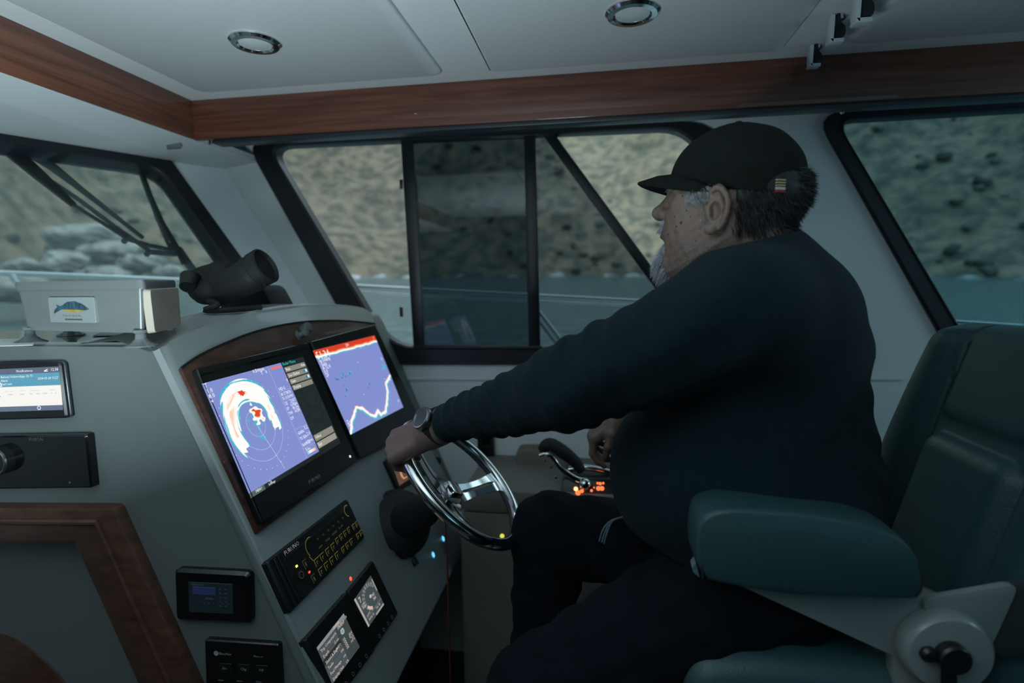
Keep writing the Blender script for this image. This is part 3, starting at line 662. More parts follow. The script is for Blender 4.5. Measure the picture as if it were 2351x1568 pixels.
for u, v, a, b in keys:
    q3.line(m, u-a, v-b, u-a, v+b*.6, .0009, .0140); q3.line(m, u-a, v-b, u+a*.9, v-b, .0009, .0140)
    q3.line(m, u-a*.2, v-b*.3, u+a*.3, v-b*.3, .0007, .0140); q3.line(m, u-a*.2, v-b*.3, u-a*.2, v+b*.3, .0007, .0140)
q3.arc(m, .40, .33, .019, math.radians(70), math.radians(215), .0011, .0120); q3.line(m, .335, .44, .36, .60, .0011, .0120); q3.line(m, .36, .60, .42, .56, .0011, .012)
q3.arc(m, .925, .22, .012, math.radians(60), math.radians(250), .0014, .0120)
m.build('key_outline', yl, kb, smooth=0, kind='stuff')
m = MB()
for i, t in enumerate(('GAIN', 'MODE', 'RANGE', 'HL OFF')): q3.text(m, t, .45+.095*i, .46-.012*i, .0058, .0120)
for i in range(6): q3.text(m, 'TX', .47+.07*i, .30, .005, .012)
m.build('legend', dim, kb, smooth=0, kind='stuff')
for u, v in ((.195, .60), (.27, .50), (.285, .83)):
    q3.slab(m := MB(), u-.022, v-.085, u+.022, v+.085, .0113, .0135, .003, .0006); m.build('key', mat('key_rubber', (.01, .012, .013)), kb)
    m = MB(); q3.arc(m, u, v, .006, 0, 6.28, .0007, .014) if u < .2 else (q3.line(m, u-.02, v-.08, u+.02, v-.08, .0007, .014), q3.line(m, u-.02, v-.08, u-.02, v+.08, .0007, .014), q3.line(m, u, v-.04, u, v+.04, .0022, .014)); m.build('key_outline', dim, kb, smooth=0)
m = MB(); q3.slab(m, .188, .40, .206, .44, .011, .0125, .0008, .0003); m.build('status_lamp', glow('yellow_lamp', (1, .85, .15), 1.6), kb, label='yellow lit status lamp')
m = MB(); q3.slab(m, .268, .655, .286, .695, .011, .0125, .0008, .0003); m.build('status_lamp', glow('red_lamp', (1, .05, .03), 1.8), kb, label='red lit status lamp')

# --- two engine displays
def engine(name, outer, act, label, fn, nu, nv, txt):
    q = Quad(*[UH(*p, .014) for p in outer]); t = empty(name, q.at(.5, .5), label=label, cat='display', group='engine displays at the foot of the helm face')
    q.slab(m := MB(), 0, 0, 1, 1, -.003, .012, .006, .003); m.build('housing', BLK, t)
    s = Quad(*[UH(*p, .0265) for p in act]); s.picture('screen', EM, t, (0, 0, 1, 1), fn, nu, nv, 0)
    m = MB(); txt(s, m); m.build('screen_text', glow('warm_white_text', (.75, .62, .55), .9), t, smooth=0, kind='stuff')
    m = MB()
    for i in range(4): q.arc(m, .22+.18*i, .93, .0035, 0, 6.28, .0005, .0125, 10)
    m.build('button_mark', GT, t, smooth=0); return q, t, s
GY = np.array([.045, .06, .062]); LG = np.array([.18, .19, .21])
def menu(u, v):
    C = np.tile(GY, (len(u), 1)); C = np.where((v < .085)[:, None], LG*1.3, C)
    C = np.where(((u < .60) & (v > .10))[:, None], np.array([.075, .085, .095]), C)
    C = np.where(((u < .60) & (v > .10) & (np.abs((v*6.6 % 1)-.05) < .03))[:, None], GY*.6, C)
    C = np.where(((u < .62) & (v > .385) & (v < .52))[:, None], GY*.45, C)
    C = np.where(((u > .05) & (u < .42) & (np.abs(v-.515) < .006))[:, None], np.array([.35, .5, .45]), C)
    d = np.hypot((u-.76), (v-.30)*.8); C = np.where(((d < .062))[:, None], np.where((d > .03)[:, None], np.array([.35, .42, .44]), np.array([.2, .26, .28])), C)
    return C
def mtxt(s, m):
    s.text(m, 'Settings', .56, .062, .0075)
    for i, t in enumerate(('Trip Computer', 'Depth', 'Vessel & Engine', 'Tanks', 'Fuel Manage', 'Display Unit')):
        s.text(m, t, .05, .20+.155*i, .0075); s.text(m, ('ON', '12 nm', 'AUTO', 'ON', '100', 'L/h')[i], .58, .20+.155*i, .0065, align='r')
    s.text(m, 'CRUISE MODE', .66, .14, .006); s.text(m, 'STANDBY', .66, .18, .006)
    for i, t in enumerate(('58.4', '32 C', '0.0', '100 h')): s.text(m, t, .97, .55+.06*i, .0065, align='r')
    for i in range(5): s.text(m, 'OK', .66, .50+.06*i, .006)
q5, e1, s5 = engine('engine_display', [(686, 1472), (784, 1362), (852, 1494), (765, 1612)], [(727, 1487), (789, 1408), (826, 1485), (763, 1571)], 'lit engine monitor with a settings list, nearest to the bottom edge of the photo', menu, 90, 90, mtxt)
def tach(u, v):
    C = np.tile(GY*1.2, (len(u), 1)); C = np.where(((u < .07))[:, None], np.array([.40, .37, .36]), C); C = np.where(((v > .94) & (u > .5) | (u > .95) & (v < .5) & (v > .1))[:, None], np.array([.33, .32, .31]), C)
    x, y = (u-.62)*1.0, (v-.42)*1.0; r = np.hypot(x, y); a = np.degrees(np.arctan2(-y, x)) % 360
    C = np.where(((r > .27) & (r < .39) & (a > 20) & (a < 250))[:, None], np.where((np.abs((a % 18)-9) < 2.2)[:, None], np.array([.30, .29, .28]), np.array([.10, .115, .12])), C)
    C = np.where(((r > .27) & (r < .36) & (a > 205) & (a < 250))[:, None], np.array([.62, .45, .42]), C)
    C = np.where((r < .05)[:, None], np.array([.5, .48, .47]), C)
    C = np.where(((np.abs(v-.78) < .006) & (u > .08))[:, None], np.array([.25, .25, .25]), C); return C
def ttxt(s, m):
    s.text(m, '7', .13, .26, .017); s.text(m, '62%', .12, .40, .0075); s.text(m, 'TRIM', .12, .48, .006); s.text(m, '783', .66, .50, .0085); s.text(m, '785', .66, .62, .0085)
    s.text(m, 'x1000', .14, .75, .006); s.text(m, 'AVG 12', .14, .90, .0075); s.text(m, '7.8  32', .60, .88, .0075)
q6, e2, s6 = engine('engine_display', [(787, 1361), (846, 1289), (905, 1412), (851, 1492)], [(813, 1377), (851, 1321), (882, 1388), (846, 1440)], 'smaller lit engine gauge with a tachometer arc, touching the red lamp above it', tach, 90, 90, ttxt)

m = MB(); p = UH(801, 1330, .014); m.lathe(p, HN, [(.006, 0), (.006, .003), (.003, .0055)], 14); tag(m.build('indicator_lamp', glow('red_indicator', (1, .10, .05), 1.6)), 'small red indicator lamp between the keypad and the engine gauges', 'lamp')

# --- autopilot head behind the wheel
q7 = Quad(*[UH(*p, .014) for p in [(876, 1062), (935, 1010), (985, 1085), (907, 1132)]])
ap = empty('autopilot_head', q7.at(.5, .5), label='square black instrument with an orange boat-shaped outline, behind the wheel below the hand', cat='instrument')
q7.slab(m := MB(), 0, 0, 1, 1, -.003, .012, .005, .003); m.build('housing', BLK, ap)
s7 = Quad(*[UH(*p, .0265) for p in [(899, 1064), (938, 1040), (958, 1088), (917, 1115)]])
def apf(u, v):
    C = np.tile(np.array([.10, .055, .035]), (len(u), 1)); k = np.sqrt(np.clip(1-((v-.10)/.62-1)**2*(v < .72), 0, 1)); w = .24*np.where(v < .72, np.sqrt(np.clip((v-.08)/.5, 0, 1)), 1-.25*(v-.72)/.16)
    on = (np.abs(np.abs(u-.5)-w) < .045) & (v > .08) & (v < .86) | (np.abs(v-.85) < .03) & (np.abs(u-.5) < w)
    C = np.where(on[:, None], np.array([.62, .26, .14]), C); C = np.where((np.abs(u-.5) < .1)[:, None] & (v > .35)[:, None] & (v < .7)[:, None] & (vn(u*30, v*22) > .5)[:, None], np.array([.45, .35, .28]), C)
    return C
s7.picture('screen', EM, ap, (0, 0, 1, 1), apf, 60, 60, 0)

# push buttons with blue rings
for (x, y, R, lb) in ((1014, 1238, .0105, 'blue glowing push button under the steering column, upper of the two'), (991, 1275, .0105, 'blue glowing push button under the steering column, lower of the two')):
    p = UH(x, y, .014); t = empty('push_button', p, label=lb, cat='button', group='lit blue buttons under the steering column')
    MB().lathe(p, HN, [(R+.003, 0), (R+.003, .003), (R, .004)], 24).build('bezel', STEEL, t)
    MB().lathe(p + HN*.003, HN, [(R*.85, 0), (R*.85, .002), (R*.6, .0028)], 24).build('lit_cap', glow('cyan_button', (.03, .50, .85), 1.25), t)
    MB().ring(p + HN*.0058, HN, R*.45, .0007, 24, 6).build('lit_ring', glow('pale_cyan', (.45, .85, 1), 1.3), t)
p = UH(1012, 1288, .014); tag(MB().lathe(p, HN, [(.004, 0), (.004, .002), (.002, .003)], 12).build('key_switch', mat('brass_dim', (.25, .22, .08), .35, .8, noise=(30, .2))), 'tiny brass-coloured stud below the blue buttons', 'stud')

# --- port face: small navigation display, stereo, battery monitor, switch panel
def UY(x, y, h=0): return U(x, y, .8-h)
def device(name, outer, depth, label, cat_, r, m0=BLK, bev=.003, grp=None):
    q = Quad(*[U(*p, .8) for p in outer]); t = empty(name, q.at(.5, .5), label=label, cat=cat_, group=grp); q.slab(m := MB(), 0, 0, 1, 1, -.004, depth, r, bev); m.build('housing', m0, t); return q, t
q8, n8 = device('navigation_display', [(-212, 838), (157, 829), (173, 955), (-212, 966)], .016, 'small black display with a lit white notification page, on the console side', 'display', .006)
s8 = Quad(*[UY(x, y, .0165) for x, y in [(-190, 856), (135, 841), (145, 941), (-190, 951)]])
def notif(u, v):
    C = np.tile(np.array([.92, .90, .86]), (len(u), 1)); nv = np.array([.105, .135, .21])
    C = np.where((v < .14)[:, None], nv, C); C = np.where(((v >= .14) & (v < .43))[:, None], np.array([.10, .33, .47]) * (1+.25*(.43-v)[:, None]), C); C = np.where((v > .88)[:, None], nv*1.15, C)
    C = np.where((v < .01)[:, None] | (u < .004)[:, None], nv*.5, C)
    l = (u > .62) & (u < .97) & (np.abs(((v-.50) % .075)-.03) < .006) & (v > .48) & (v < .68) & (vn(u*60, v*10) > .45); C = np.where(l[:, None], np.array([.62, .61, .6]), C); return C
s8.picture('screen', EM, n8, (0, 0, 1, 1), notif, 200, 100, 0)
m = MB(); s8.text(m, 'Notifications', .71, .095, .0065, align='l'); s8.text(m, '12:38', .995, .095, .0068, align='r'); s8.text(m, 'Battery Undervoltage Ch T1', .60, .215, .0058); s8.text(m, 'Alarm', .60, .30, .0058); s8.text(m, 'Start text', .60, .38, .0058)
s8.text(m, '2024-05-28 12:27', .99, .28, .0058, align='r'); s8.arc(m, .845, .935, .003, 0, 6.28, .0012); s8.line(m, .90, .095, .925, .05, .0012); s8.line(m, .90, .095, .925, .095, .0012)
for a, b, c_ in ((.575, .20, .05),): s8.line(m, a-.03, b+.2, a, b, .0016); s8.line(m, a+.03, b+.2, a, b, .0016); s8.line(m, a-.03, b+.2, a+.03, b+.2, .0016)
m.build('screen_text', WT, n8, smooth=0, kind='stuff')
m = MB()
for w in ((.57, .52),): s8.line(m, w[0]-.022, w[1]+.13, w[0], w[1], .0006); s8.line(m, w[0]+.022, w[1]+.13, w[0], w[1], .0006); s8.line(m, w[0]-.022, w[1]+.13, w[0]+.022, w[1]+.13, .0006)
m.build('warning_sign', mat('dark_print', (.05, .05, .05)), n8, smooth=0)
m = MB(); q8.slab(m, -.004, -.01, 1.004, 1.01, .005, .009, .007, .001); m.build('bezel_ring', mat('grey_ring', (.05, .06, .062), .25, noise=(9, .2)), n8)

q9, n9 = device('marine_stereo', [(-215, 1000), (217, 992), (229, 1113), (-215, 1119)], .016, 'flat black marine stereo with a round volume knob, on the console side', 'stereo', .004, GLOSSB)
m = MB(); q9.text(m, 'FUSION', .715, .10, .0085, .0165); m.build('maker_lettering', glow('grey_print', (.14, .16, .165), .5), n9, smooth=0)
kc = UY(8, 1054, .016); k = MB().lathe(kc, (0, -1, 0), [(.025, 0), (.025, .014), (.0235, .016), (.020, .017), (.001, .017)], 40).build('volume_knob', mat('knob_dark_metal', (.05, .055, .058), .3, .7, noise=(30, .2)), n9)
MB().ring(kc - [0, .0165, 0], (0, 1, 0), .0225, .0012, 48, 8).build('knob_ring', STEEL, k)
m = MB(); q9.disc(m, .90, .885, .0022, .0162, .0172); m.build('sensor_dot', mat('grey_dot', (.06, .065, .07)), n9)

q10, n10 = device('battery_monitor', [(410, 1298), (584, 1307), (587, 1424), (414, 1417)], .013, 'rounded black charger panel with a faint blue display, left of the keypad', 'control panel', .012, GLOSSB, .005)
m = MB(); q10.slab(m, .20, .22, .78, .80, .0125, .0138, .002, .0006); m.build('face_plate', mat('blue_grey_plate', (.018, .032, .042), .5, noise=(20, .2)), n10)
m = MB(); q10.slab(m, .26, .30, .56, .45, .0136, .0146, .001, .0004); m.build('display', glow('dim_blue_display', (.010, .020, .075), .55), n10)
m = MB(); q10.text(m, 'Magnetron', .25, .275, .0055, .0142)
for i in range(8): q10.text(m, 'o', .28+.06*i, .62, .0055, .0142); 
q10.text(m, 'SHORE', .42, .535, .005, .0142)
for i in range(5):
    for j in range(2): q10.text(m, 'ok', .60+.07*j, .34+.08*i, .0045, .0142)
m.build('legend', glow('dim_blue_print', (.045, .07, .085), .6), n10, smooth=0, kind='stuff')
q11, n11 = device('power_panel', [(478, 1460), (648, 1471), (655, 1600), (482, 1594)], .010, 'square black remote panel with small grey lettering at the bottom, beside the keypad foot', 'control panel', .005, GLOSSB, .002)
m = MB(); q11.disc(m, .16, .215, .0045, .0102, .0108); q11.text(m, 'BlueNav', .20, .235, .0070, .0108); q11.text(m, 'Mains on', .66, .24, .0050, .0108)
for i in range(3): q11.text(m, ('Inv', 'Chg', 'Off')[i], .24+.24*i, .48, .0068, .0108)
for i in range(3): q11.text(m, '- Alarm', .16+.25*i, .68, .0042, .0108)
m.build('legend', glow('dim_white_print', (.065, .08, .085), .7), n11, smooth=0, kind='stuff')
m = MB()
for i in range(3): q11.slab(m := MB(), .20+.24*i, .38, .36+.24*i, .54, .0098, .0106, .002, .0004); m.build('soft_key', BLK, n11)
# ================================================================== WHEEL
TH = .79; WA = np.array([-math.sin(TH), 0, math.cos(TH)]); WNn = np.array([math.cos(TH), 0, math.sin(TH)]); WC = U(1063, 1102, 1.12); WR = .165; YV = np.array([0, 1., 0])
def rim(deg, R=WR, d=0): a = math.radians(deg); return WC + R*(math.cos(a)*WA + math.sin(a)*YV) + WNn*d     # deg from the top towards starboard
wh = empty('steering_wheel', WC - WNn*.045, label='polished steel steering wheel with three slotted spokes, gripped by the man', cat='steering wheel')
MB().ring(WC, WNn, WR, .0128, 72, 14).build('rim', CHROME, wh, smooth=60)
MB().ring(WC - WNn*.008, WNn, WR-.010, .0045, 72, 8).build('rim_insert', mat('dark_grip_insert', (.02, .025, .03), .4, noise=(30, .2)), wh, smooth=60)
for a in (-12, 118, 238):
    m = MB(); dd = (rim(a)-WC)/WR; tt = np.cross(WNn, dd)
    def spp(r, s, h): return WC - WNn*(.045 - .040*min(1, max(0, (r-.03)/.11))**1.5) + dd*r + tt*s + WNn*h
    rr = np.linspace(.022, .158, 10)
    for sgn in (-1, 1):
        rings = []
        for r in rr:
            wd = .019 + .010*abs((r-.09)/.07)**2; inn = .004 if .045 < r < .135 else 0.0
            a0, a1 = sgn*inn, sgn*wd; rings.append([spp(r, a0, .0035), spp(r, a1, .0015), spp(r, a1, -.0015), spp(r, a0, -.0035)])
        m.loft(rings)
    m.build('spoke', CHROME, wh, smooth=40)
hb_ = WC - WNn*.045
MB().lathe(hb_ - WNn*.012, WNn, [(.030, 0), (.032, .008), (.030, .016), (.022, .020)], 28).build('hub', STEEL, wh)
fx, fy = nrm(WA*.8+YV*.6), None; fy = np.cross(WNn, fx)
MB().loft([[hb_ + WNn*.006 + fx*a*.020 + fy*b*.020 for a, b in ((-1, -1), (1, -1), (1, 1), (-1, 1))], [hb_ + WNn*.022 + fx*a*.0165 + fy*b*.0165 for a, b in ((-1, -1), (1, -1), (1, 1), (-1, 1))]]).build('centre_cap', CHROME, wh, bevel=.003)
# column boot
bp0 = UH(908, 1206, .008); ax = nrm((hb_ - WNn*.02) - bp0)
bt = empty('steering_column', bp0, label='black ribbed rubber boot of the steering column behind the wheel', cat='steering column')
L = np.linalg.norm(hb_ - bp0)
MB().lathe(bp0 - ax*.03, ax, [(.082, 0), (.086, .012), (.086, .055), (.080, .066), (.072, .068), (.072, .078), (.075, .082), (.062, .094), (.044, .102), (.040, L*.6+.03), (.026, L*.8+.03), (.022, L+.015)], 40).build('boot', BLKM, bt)
MB().tube([bp0 + [.02, -.0, -.055], bp0 + [.055, -.01, -.098]], [.012, .010], 8).build('tilt_lever', BLK, bt, bevel=.001)
tag(MB().tube(smooth_path([U(1022, 1190, 1.02), U(1027, 1300, 1.01), U(1030, 1420, 1.0), U(1036, 1620, 1.0)], 6), .0018, 8).build('cord', mat('dark_red_cord', (.10, .012, .012), .6, noise=(90, .4))), 'thin dark red cord hanging straight down from under the steering wheel', 'cord')

# ================================================================== THROTTLE SIDE
MB().box((-.37, 1.43, .86), (1.6, YW, .925)).build('trim_7', lk, bevel=.006, kind='structure')
th = empty('throttle_control', U(1350, 1140, 1.46), label='black binnacle with curved chrome throttle levers and glowing orange buttons, under the mans forearm', cat='throttle')
m = MB(); bx = [U(1284, 1138, 1.47), U(1460, 1142, 1.47), U(1455, 1092, 1.50), U(1296, 1086, 1.50)]
m.loft([rounded([p + [0, -.035, 0] for p in bx], .01), rounded([p + [0, .07, 0] for p in bx], .01)]); m.build('binnacle', BLK, th, bevel=.003)
def P5(x, y, Y=1.45): return U(x, y, Y)
MB().tube(smooth_path([P5(1239, 1046), P5(1252, 1042), P5(1266, 1048), P5(1284, 1072), P5(1306, 1090), P5(1328, 1102), P5(1345, 1104)], 5), [.006]*6+[.008]*12+[.009]*13, 12).build('lever', CHROME, th)
MB().lathe(P5(1345, 1110) + [0, .0, -.014], (-.2, -.25, 1), [(.003, 0), (.014, .004), (.018, .013), (.016, .022), (.009, .029), (.001, .031)], 24).build('pivot_cap', CHROME, th)
MB().tube(smooth_path([P5(1306, 1078, 1.50), P5(1340, 1073, 1.50), P5(1375, 1078, 1.50), P5(1420, 1090, 1.50)], 5), .009, 12).build('lever', CHROME, th)
gm = MB(); g0 = smooth_path([P5(1240, 1034, 1.47), P5(1262, 1020, 1.47), P5(1290, 1036, 1.47), P5(1318, 1058, 1.48), P5(1335, 1080, 1.49)], 5)
gm.tube(g0, list(np.interp(np.linspace(0, 1, len(g0)), [0, .12, .5, 1], [.010, .017, .020, .013])), 14); gm.build('grip', BLKM, th)
og = glow('orange_button', (1, .17, .05), 1.7); og2 = glow('pale_orange_button', (1, .55, .25), 2.0)
for x, y, r, mm in ((1322, 1122, .0058, og2), (1327, 1131, .007, og), (1336, 1127, .005, og), (1358, 1126, .0035, og), (1364, 1119, .002, og), (1374, 1121, .006, og), (1382, 1121, .006, og), (1378, 1110, .004, og), (1372, 1109, .003, og), (1385, 1109, .003, og)):
    p = U(x, y, 1.433); MB().lathe(p, (0, -1, 0), [(r, 0), (r, .002), (r*.6, .0035)], 14).build('lit_button', mm, th)
for x, y, r in ((1251, 1057, .004), (1265, 1071, .005), (1276, 1096, .005)):
    MB().lathe(U(x, y, 1.445), (0, -1, 0), [(r, 0), (r*.8, .003), (.0005, .004)], 12).build('lever_glint', CHROME, th)  # blue reflections on the lever, put in as small chrome dots
bxp = [U(1184, 1034, 1.66), U(1300, 1034, 1.66), U(1300, 1145, 1.66), U(1184, 1145, 1.66)]
tag(MB().loft([rounded(bxp, .02), rounded([p+[0, .07, 0] for p in bxp], .02)]).build('storage_box', mat('tan_box', (.17, .15, .125), .7, noise=(8, .15)), bevel=.004), 'blurred tan square box on the side locker behind the throttle', 'box')
cu = MB(); cp = smooth_path([U(x, y, 1.52) for x, y in [(1150, 1200), (1160, 1140), (1190, 1118), (1240, 1112), (1290, 1118), (1330, 1135), (1345, 1200)]], 5); cu.prism(cp, (0, .12, 0))
tag(cu.build('cushion', mat('tan_cushion', (.13, .12, .10), .8, noise=(8, .2)), bevel=.012), 'low tan rounded cushion on the side locker seen through the wheel', 'cushion')
ss = empty('switch_strip', U(1112, 1080, 1.70), label='narrow black upright switch strip on the cabin side, seen through the wheel', cat='switch panel')
qs = Quad(*[U(x, y, 1.74) for x, y in [(1098, 985), (1134, 985), (1140, 1160), (1102, 1160)]]); qs.slab(m := MB(), 0, 0, 1, 1, -.004, .018, .004, .002); m.build('plate', BLK, ss)
for i in range(6): qs.slab(m := MB(), .25, .05+.155*i, .8, .16+.155*i, .016, .024, .003, .002); m.build('rocker_switch', GLOSSB, ss)
MB().prism([U(x, y, YW-.004) for x, y in [(905, 868), (2080, 868), (2080, 872), (905, 872)]], (0, -.003, 0)).build('trim_8', GEL, kind='structure')
p = U(1153, 1230, 1.40); tag(MB().lathe(p, (0, -1, 0), [(.006, 0), (.006, .003), (.003, .005)], 16).build('indicator_lamp', glow('yellow_indicator', (.75, .70, .06), 1.1)), 'yellow glowing indicator seen inside the lower rim of the wheel', 'lamp')
p = U(1004, 1058, 1.70); tag(MB().lathe(p, (0, -1, 0), [(.014, 0), (.014, .008), (.009, .010)], 20).build('socket', BLKM), 'small round dark socket on the cabin side between the hand and the wheel spokes', 'socket')

# ================================================================== DASH ITEMS
zt_ = ZD + .006
def dz(x, y, z=zt_+.022): return UZ(x, y, z)
K0 = dz(331, 765); KL = K0 + [-.283, .05, 0]; KR = K0 + [-.060, .135, 0]; KB = KL + KR - K0
tr = empty('bait_tray', (K0+KB)/2 - [0, 0, .022], label='white plastic tray on four suction cups with a fish sticker, on the dash', cat='tray')
up = np.array([0, 0, 1.]); base = [K0, KR, KB, KL]; cc = sum(base)/4
def scl(pts, s, h): return [cc + (p-cc)*s + up*h for p in pts]
HT = .083
m = MB(); m.loft([rounded(scl(base, .97, 0), .012), rounded(scl(base, 1.03, HT-.014), .014), rounded(scl(base, 1.07, HT-.014), .016), rounded(scl(base, 1.075, HT-.004), .016), rounded(scl(base, 1.06, HT), .016), rounded(scl(base, .98, HT), .012), rounded(scl(base, .95, HT-.012), .012)])
m.build('tray_body', PLW, tr, smooth=50)
m = MB(); m.loft([rounded(scl(base, .955, HT-.0125), .01), rounded(scl(base, .93, HT-.004), .01), rounded(scl(base, .5, HT-.001), .01)]); m.build('lid', PLW, tr)
eb = nrm(KR-K0); m = MB(); m.loft([rounded([K0+eb*.012-up*.002-nrm(KL-K0)*-.0, KR-eb*.004-up*.002, KR-eb*.0+up*(HT-.010)*1., K0+up*(HT-.012)+eb*.004], .008), rounded([p - nrm(KL-K0)*.016 for p in [K0+eb*.014, KR-eb*.006, KR-eb*.004+up*(HT-.014), K0+up*(HT-.016)+eb*.008]], .008)])
m.build('end_block', mat('cream_plastic', (.44, .385, .32), .5, noise=(6, .06)), tr, smooth=50)
cup = mat('clear_rubber', (.28, .32, .33), .06, noise=(20, .1), trans=.5)
for p in (K0, KL, KR, KB):
    q = cc + (p-cc)*.92; MB().lathe([q[0], q[1], zt_+.0005], (0, 0, 1), [(.024, 0), (.0235, .002), (.014, .006), (.008, .012), (.007, .020), (.010, .022), (.010, .026)], 28).build('suction_cup', cup, tr)
ls = Quad(K0 + (KL-K0)*.74 + up*(HT-.024), K0 + (KL-K0)*.34 + up*(HT-.024), K0+(KL-K0)*.34 + up*.014, K0+(KL-K0)*.74 + up*.014)
tn = ls.n; OFF = .0042
m = MB(); ls.slab(m, .04, .05, .99, .98, OFF-.006, OFF, .003, .0004); st = m.build('sticker', mat('sticker_white', (.22, .25, .25), .4, noise=(20, .03)), tr)
fp = [(.16, .52), (.23, .40), (.20, .32), (.30, .38), (.45, .22), (.60, .20), (.75, .30), (.88, .48), (.80, .52), (.60, .50), (.42, .50), (.30, .50), (.22, .58), (.14, .66)]
def lay(name, pts, mm, h): m = MB(); P_ = [ls.at(u, v, h) for u, v in pts]; m.prism(P_, tn*.0003); return m.build(name, mm, tr, smooth=0)
lay('fish_emblem', fp, mat('fish_blue', (.03, .09, .12), .5, noise=(90, .6)), OFF+.0003)
lay('fish_belly', [(.32, .50), (.60, .50), (.82, .52), (.66, .60), (.45, .60)], mat('fish_yellow', (.38, .26, .06), .5, noise=(90, .4)), OFF+.0002)
m = MB()
for k in range(5): ls.line(m, .40+.075*k, .27, .39+.075*k, .45, .0012, OFF+.0008)
m.build('fish_stripes', mat('fish_dark', (.01, .03, .05), .5), tr)
m = MB(); ls.text(m, 'Praire Products, Inc.', .52, .76, .0058, OFF+.0004, 'c', .95); m.build('maker_lettering', mat('gold_print', (.22, .16, .07), .5), tr, smooth=0)
m = MB(); ls.line(m, .36, .86, .72, .86, .0022, OFF+.0004); m.build('printed_rule', mat('dark_rule', (.05, .07, .08), .5), tr)

# pale flat sheets standing in for bright reflections in the glossy dash
pp = [dz(x, y, zt_+.001) for x, y in [(212, 772), (262, 750), (345, 742), (395, 768)]]
tag(MB().prism(pp, (0, 0, .0008)).build('dash_reflection', mat('reflection_white', (.60, .64, .64), .6, noise=(4, .03)), smooth=0), 'painted bright reflection on the dash in front of the tray', 'reflection')
pp = [dz(x, y, zt_+.001) for x, y in [(368, 768), (382, 757), (410, 755), (404, 768)]]
tag(MB().prism(pp, (0, 0, .0008)).build('dash_glint', mat('reflection_white', (.60, .64, .64)), smooth=0), 'small pale patch of painted paper on the dash by the trays right suction cup', 'reflection')
pp = [dz(x, y, zt_+.001) for x, y in [(-60, 797), (76, 793), (84, 778), (-60, 780)]]
tag(MB().prism(pp, (0, 0, .0008)).build('reflection_band', mat('reflection_white', (.60, .64, .64)), smooth=0), 'painted pale reflection at the near left edge of the dash', 'reflection')

# binoculars lying on their side
Yb = 1.12
def B(x, y, Y=Yb): return U(x, y, Y)
bi = empty('binoculars', B(520, 705), label='black rubber-armoured binoculars lying on the dash by the windshield pillar', cat='binoculars')
def fb(p):
    d = s_cap(p, B(470, 660), B(510, 635), .036, .036)
    d = sm(d, s_ell(p, B(480, 650), (.045, .034, .040)), .01)
    d = sm(d, s_cap(p, B(450, 640, 1.10), B(470, 672, 1.08), .020, .026), .01)
    d = sm(d, s_cap(p, B(500, 668, 1.10), B(578, 632, 1.10), .034, .037), .008)
    d = sm(d, s_cap(p, B(470, 655, 1.2), B(560, 640, 1.22), .034, .036), .008)
    ang = (p[:, 0]*np.float32(1)+p[:, 2]*.6); d = d + .0007*np.sin(ang*700)
    d = np.maximum(d, zt_+.001 - p[:, 2]); return d
np_obj('body', [nets(fb, B(395, 560, 1.12)*[1, 0, 1] + [-.03, 1.0, -.17], B(620, 560, 1.12)*[1, 0, 1] + [.02, 1.30, .06], .0032)], BLKM, bi)
adx = nrm(B(612, 618, 1.10) - B(520, 660, 1.10))
for Yq, q0_, q1_ in ((1.10, (520, 660), (588, 622)), (1.21, (520, 652), (568, 630))):
    a_, b_ = B(*q0_, Yq), B(*q1_, Yq); n_ = nrm(b_-a_)
    MB().lathe(a_, n_, [(.031, 0), (.034, .01), (.035, np.linalg.norm(b_-a_)), (.0395, np.linalg.norm(b_-a_)+.004), (.040, np.linalg.norm(b_-a_)+.026), (.036, np.linalg.norm(b_-a_)+.029), (.033, np.linalg.norm(b_-a_)+.020)], 32).build('barrel', BLKM, bi)
    MB().lathe(b_, n_, [(.032, .014), (.02, .017), (.001, .018)], 28).build('lens', GLOSSB, bi)
MB().tube([B(438, 636, 1.07), B(432, 660, 1.05)], [.021, .017], 16).build('eyepiece', BLK, bi)
MB().tube(smooth_path([B(600, 645, 1.10), B(604, 655, 1.09), B(612, 652, 1.09)], 4), .004, 8).build('strap_lug', BLK, bi)
MB().tube(smooth_path([B(480, 690, 1.06), B(500, 700, 1.03), B(470, 712, 1.02), B(520, 712, 1.04), B(600, 705, 1.10)], 6), .006, 8).build('neck_strap', BLKM, bi)
MB().prism([U(x, y, 1.30) for x, y in [(430, 728), (440, 650), (560, 620), (600, 650), (635, 716)]], (0, .10, 0)); 
tag(MB().prism(rounded([U(x, y, 1.30) for x, y in [(500, 720), (530, 655), (600, 655), (632, 715)]], .02), (0, .10, 0)).build('bag', BLKM, bevel=.01), 'black pouch behind the binoculars at the windshield corner', 'bag')

# ================================================================== WIPERS AND RAILS OUTSIDE
def out(x, y, d): return UP(x, y, FA - WN*d, WN)
wip = mat('wiper_black', (.010, .016, .020), .5, noise=(20, .2))
w = empty('wiper', out(440, 610, .06), label='upright wiper arm and blade outside the windshield beside its right frame', cat='wiper')
def ribbon(pts, wd, dep, d0):
    P_ = [out(*q, d0) for q in pts]; m = MB(); rings = []
    for i, p in enumerate(P_):
        t = nrm(P_[min(i+1, len(P_)-1)] - P_[max(0, i-1)]); s = np.cross(t, WN); ww = wd[i] if hasattr(wd, '__len__') else wd
        rings.append([p + s*ww - WN*dep, p + s*ww, p - s*ww, p - s*ww - WN*dep])
    return m.loft(rings)
ribbon([(326, 397), (345, 450), (372, 510), (402, 560), (425, 605)], .008, .006, .035).build('blade', BLKM, w)
ribbon([(342, 445), (362, 500), (388, 560)], .003, .010, .045).build('arm', wip, w)
